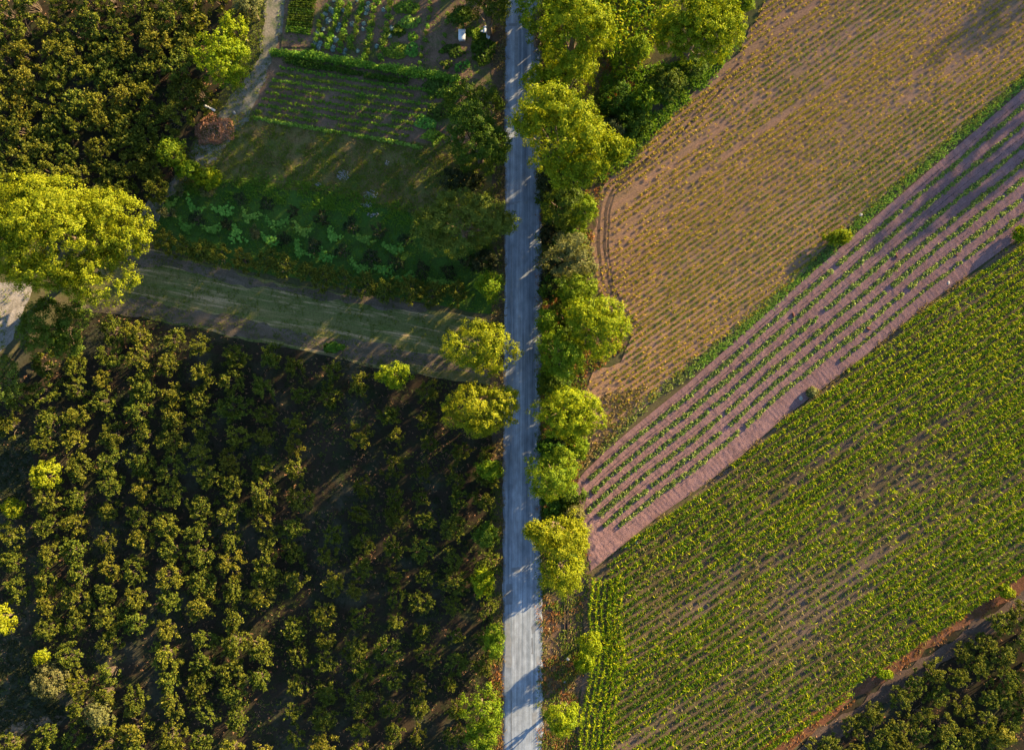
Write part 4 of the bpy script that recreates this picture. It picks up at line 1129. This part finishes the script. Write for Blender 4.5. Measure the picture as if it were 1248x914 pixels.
X, Y, A, B = row_points(P_BROWN, A_BROWN, 0.70, 0.15, 0.03, rg)
k = keep_view(X, Y, 9); X, Y, A, B = X[k], Y[k], A[k], B[k]
pxs = X / M_PX + CX; pys = CY - Y / M_PX
den = 0.22 + 0.62 * vnoise(A * 0.035, B, 0.9, 4) + 0.45 * (vnoise(A * 0.12, B, 5, 6) - 0.35) + 0.5 * (vnoise(A * 0.5, B, 1.0, 8) - 0.5)
wide = np.exp(-(((pys - (125 - (pxs - 920) * 0.72)) / 11) ** 2)) * (pxs < 1060) + np.exp(-(((pys - (165 - (pxs - 920) * 0.72)) / 6) ** 2)) * (pxs < 1020) + np.exp(-(((pys - (60 - (pxs - 920) * 0.72)) / 6) ** 2)) * (pxs < 1000)
edge_t = np.clip((pxs - 738) / 45, 0, 1)
k = rg.random(len(X)) < (den - 0.75 * wide) * (0.3 + 0.7 * edge_t)
green = rg.random(len(X)) < np.clip(0.25 + (vnoise(A * 0.2, B, 6, 21) - 0.5) * 1.2, 0, 1)
for sel, mt, lab in ((k & ~green, 'young', 'sparse yellowing young maize rows across the brown field'), (k & green, 'young_green', 'greener young maize plants among the yellowing rows')):
    hb = 0.03 + 0.10 * vnoise(X[sel], Y[sel], 2.5, 12)
    V, Fq, Ft = strap_leaves(X[sel], Y[sel], np.full(sel.sum(), LV[0]), rg, 6, 0.30, 0.075, hb, 0.30)
    tag(add('young_maize', mk_mesh('young_maize', V, [Fq, Ft], LEAF[mt])), lab, 'maize', kind='stuff')
X, Y, A, B = row_points(P_TOPMAIZE, 1.45, 0.7, 0.4, 0.12, rg)
V, Fq, Ft = strap_leaves(X, Y, np.full(len(X), LV[0]), rg, 8, 0.6, 0.14, 1.1, 0.4)
tag(add('maize_plot', mk_mesh('maize_plot', V, [Fq, Ft], LEAF['corn'])), 'sunlit yellow maize plot between the road trees and lone tree', 'maize', kind='stuff')

def grass(name, polys, dens, size, mat, label, seed, z0=None, patchy=0.0, psize=2.0, blades=5):
    rg = np.random.default_rng(seed)
    VV = []; 
    for p in polys:
        P = Wp(p); a0, b0 = P.min(0); a1, b1 = P.max(0)
        a0 = max(a0, -78); a1 = min(a1, 78); b0 = max(b0, -58); b1 = min(b1, 58)
        n = int((a1 - a0) * (b1 - b0) * dens)
        x = rg.uniform(a0, a1, n); y = rg.uniform(b0, b1, n)
        k = inside(P, x, y)
        if patchy: k &= vnoise(x, y, psize, seed) * 0.7 + vnoise(x, y, psize * 0.3, seed + 1) * 0.3 > patchy
        VV.append(np.stack([x[k], y[k]], 1))
    P = np.concatenate(VV)
    n = len(P) * blades
    B = np.repeat(P, blades, 0) + rg.normal(size=(n, 2)) * size * 0.4
    a = rg.uniform(0, 6.28, n); d = np.stack([np.cos(a), np.sin(a)], 1)
    w = size * rg.uniform(0.10, 0.22, n)[:, None]
    L_ = (size * rg.uniform(0.5, 1.2, n))
    lean = rg.uniform(0.4, 1.1, n)
    z0 = LV[0] - 0.01 if z0 is None else z0
    p0 = np.concatenate([B - np.stack([-d[:, 1], d[:, 0]], 1) * w, np.full((n, 1), z0)], 1)
    p1 = np.concatenate([B + np.stack([-d[:, 1], d[:, 0]], 1) * w, np.full((n, 1), z0)], 1)
    p2 = np.concatenate([B + d * (L_ * np.sin(lean))[:, None], (z0 + L_ * np.cos(lean))[:, None]], 1)
    V = np.stack([p0, p1, p2], 1).reshape(-1, 3)
    o = add(name, mk_mesh(name, V, [np.arange(3 * n).reshape(n, 3)], LEAF[mat])); tag(o, label, 'grass', kind='stuff')

vg = verge_c
vpoly = [(x, y - 7) for x, y in vg] + [(x, y + 9) for x, y in vg[::-1]]
vpoly2 = [(x, y + 0) for x, y in vg[3:]] + [(x, y + 12) for x, y in vg[3:][::-1]]
grass('verge_weeds', [vpoly], 10, 0.36, 'potato', 'green weedy verge along the upper edge of the planted strip', 1)
grass('verge_weeds', [vpoly2], 12, 0.36, 'vine', 'lush grass band beside the first crop row of the strip', 2)
grass('verge_weeds', [[(705, 500), (740, 480), (790, 470), (770, 505), (725, 555), (706, 575)]], 9, 0.4, 'drygrass', 'dry grass at the tip of the brown field', 3, patchy=0.35)
grass('meadow_grass', [P_MEADOW], 9, 0.34, 'grass', 'rough meadow grass between garden and shrub garden', 4, patchy=0.34, psize=2.4)
grass('meadow_grass', [P_MEADOW], 6, 0.28, 'drygrass', 'brownish dry stems mixed through the meadow', 34, patchy=0.5, psize=1.6)
grass('meadow_grass', [[(225, 222), (330, 215), (430, 232), (540, 262), (540, 285), (420, 262), (320, 245), (230, 240)]], 9, 0.42, 'lushgrass', 'bright tall grass edge above the shrub garden', 5, patchy=0.3)
grass('lawn_grass', [P_LAWN], 7, 0.22, 'lushgrass', 'lush grass under the round shrubs', 6, patchy=0.34)
grass('track_grass', [P_TRACK], 9, 0.2, 'grass', 'short grass on the shaded mown track', 7, patchy=0.42, psize=1.5)
grass('orchard_grass', [P_ORCH], 4.5, 0.26, 'deep', 'dark weeds on the orchard floor below the track', 8, patchy=0.42, psize=3)
grass('orchard_grass', [P_ORCH], 3.0, 0.24, 'grass', 'thin grass on the orchard floor below the track', 28, patchy=0.56, psize=5)
grass('orchard_grass', [P_ORCH, P_ORCH2, P_ORCH3], 1.6, 0.2, 'dry', 'fallen dry leaves and stalks on the orchard floors', 29, patchy=0.45, psize=2)
grass('garden_weeds', [P_GARDEN], 4.5, 0.22, 'lushgrass', 'weeds scattered on the garden soil', 9, patchy=0.48, psize=2)
grass('verge_grass', [P_VL], 10, 0.34, 'drygrass', 'dry grass along the orchard side of the road', 10, patchy=0.5, psize=1.6)
grass('verge_grass', [[(596, 560), (612, 560), (611, 980), (596, 980)]], 10, 0.34, 'grass', 'green grass along the lower orchard side of the road', 11, patchy=0.45)
grass('verge_grass', [[(598, 790), (613, 790), (612, 980), (600, 980)]], 11, 0.36, 'rust', 'rusty dry grass by the road near the bottom', 12, patchy=0.4)
grass('verge_grass', [P_VR], 8, 0.42, 'grass', 'green undergrowth along the field side of the road', 13, patchy=0.40)
grass('verge_grass', [P_VR], 6, 0.38, 'rust', 'reddish dry undergrowth along the field side of the road', 14, patchy=0.55, psize=2.6)
grass('verge_grass', [[(662, 0), (676, 0), (676, 700), (700, 720), (700, 940), (664, 940)]], 7, 0.34, 'drygrass', 'straw coloured grass along the field side kerb', 15, patchy=0.48)
grass('path_grass', [P_PATH, P_PALE], 5, 0.26, 'grass', 'grass tufts invading the pale path and yard', 16, patchy=0.52)
grass('path_grass', [[(300, -40), (330, -40), (322, 60), (290, 125), (240, 190), (200, 250), (185, 245), (255, 130), (292, 70)]], 10, 0.3, 'grass', 'rough grass bank between the upper orchard and the pale path', 30, patchy=0.3)
grass('plot_weeds', [P_WEED, P_WEED2], 14, 0.30, 'deep', 'dark dense weeds of the two plots at the orchard edge', 17, patchy=0.25)
grass('path_grass', [P_RED], 5, 0.28, 'rust', 'rusty grass tufts along the red dirt path', 18, patchy=0.5)
grass('path_grass', [P_RED], 3, 0.28, 'drygrass', 'straw tufts along the red dirt path', 19, patchy=0.55)
be = STRIP_BOT[1:]
grass('verge_weeds', [[(x, y - 4) for x, y in be] + [(x, y + 5) for x, y in be[::-1]]], 7, 0.36, 'drygrass', 'dry weeds between the bare strip edge and the corn', 20, patchy=0.5)
grass('thicket_grass', [[(735, 95), (800, 80), (870, 70), (900, 50), (872, 92), (800, 160), (770, 195), (735, 222), (720, 180)]], 11, 0.6, 'lushgrass', 'tall grass under the thicket beside the brown field', 21, patchy=0.3)
grass('young_grass', [P_BROWN], 1.2, 0.22, 'drygrass', 'straw stubble scattered over the brown field', 22, patchy=0.4)

eL = [(road_l(y) + 0.5 + 2.2 * (vnoise(3.0, y, 14.0) - 0.3), y) for y in range(-20, 940, 6)]
grass('road_edge_grass', [[(x - 5, y) for x, y in eL] + eL[::-1]], 16, 0.22, 'drygrass', 'dry grass creeping over the orchard side road edge', 31, z0=ROADZ - 0.03, patchy=0.35, psize=1.0)
eR = [(road_r(y) - 0.5 - 2.2 * (vnoise(9.0, y, 14.0) - 0.3), y) for y in range(-20, 940, 6)]
grass('road_edge_grass', [eR + [(x + 6, y) for x, y in eR[::-1]]], 16, 0.22, 'drygrass', 'dry grass creeping over the field side road edge', 32, z0=ROADZ - 0.03, patchy=0.35, psize=1.0)
grass('road_edge_grass', [eR + [(x + 6, y) for x, y in eR[::-1]]], 10, 0.24, 'grass', 'green weeds creeping over the field side road edge', 33, z0=ROADZ - 0.03, patchy=0.5, psize=1.5)
# pale rubble in the meadow
rg = np.random.default_rng(77)
V = []; F = []
for (x, y, rx, ry, n) in [(418, 214, 9, 6, 110), (452, 238, 9, 6, 70), (447, 250, 7, 3, 45), (388, 226, 4, 3, 30), (472, 199, 3, 3, 15), (455, 262, 8, 3, 25)]:
    for i in range(n):
        a = rg.uniform(0, 6.28); r = rg.random() ** 0.7
        p = W(x + math.cos(a) * r * rx, y + math.sin(a) * r * ry) + np.array([0, 0, LV[0]])
        s = rg.uniform(0.05, 0.15)
        d = sphere_dirs(6, rg) * s
        oct_ = np.array([[s, 0, 0], [-s, 0, 0], [0, s, 0], [0, -s, 0], [0, 0, s], [0, 0, -s * 0.3]]) * rg.uniform(0.6, 1.3, (6, 1))
        o_ = len(V) * 6
        V.append(oct_ + p); F += [(o_ + a_, o_ + b_, o_ + c_) for a_, b_, c_ in ((0, 2, 4), (2, 1, 4), (1, 3, 4), (3, 0, 4), (2, 0, 5), (1, 2, 5), (3, 1, 5), (0, 3, 5))]
tag(add('pale_rubble', mk_mesh('pale_rubble', np.concatenate(V), [np.array(F)], STONE)), 'pale rubble strewn in patches over the meadow', 'rubble', kind='stuff')

# planting marks: dotted clods along the middle of each soil band of the strip
V = []; F = []
n_ = 0
for k in range(7):
    us = np.arange(0.03, 0.78, 0.00125)
    uu_ = np.clip(us * (1440 - 698) / (1248 - 698), 0, 1)
    va = (np.array([0.0] + V_L)[k] + (np.array([0.0] + V_R[:6])[k] - np.array([0.0] + V_L)[k]) * uu_)
    vb = (np.array(V_L + [0.93])[k] + (np.array(V_R)[k] - np.array(V_L + [0.93])[k]) * uu_)
    p = strip_pt(us, va * 0.45 + vb * 0.55) + rng.normal(size=(len(us), 2)) * 0.03
    for q in p[::1]:
        s = rng.uniform(0.04, 0.085)
        o_ = n_ * 5; n_ += 1
        V.append(np.array([[s, 0, 0], [0, s, 0], [-s, 0, 0], [0, -s, 0], [0, 0, 1.3 * s]]) + [q[0], q[1], LV[0] + 0.055])
        F += [(o_, o_ + 1, o_ + 4), (o_ + 1, o_ + 2, o_ + 4), (o_ + 2, o_ + 3, o_ + 4), (o_ + 3, o_, o_ + 4)]
tag(add('planting_marks', mk_mesh('planting_marks', np.concatenate(V), [np.array(F)], plain_mat('m_mark', (0.07, 0.05, 0.045), 0.95))), 'dotted dark planting marks between the crop rows of the strip', 'soil marks', kind='stuff')
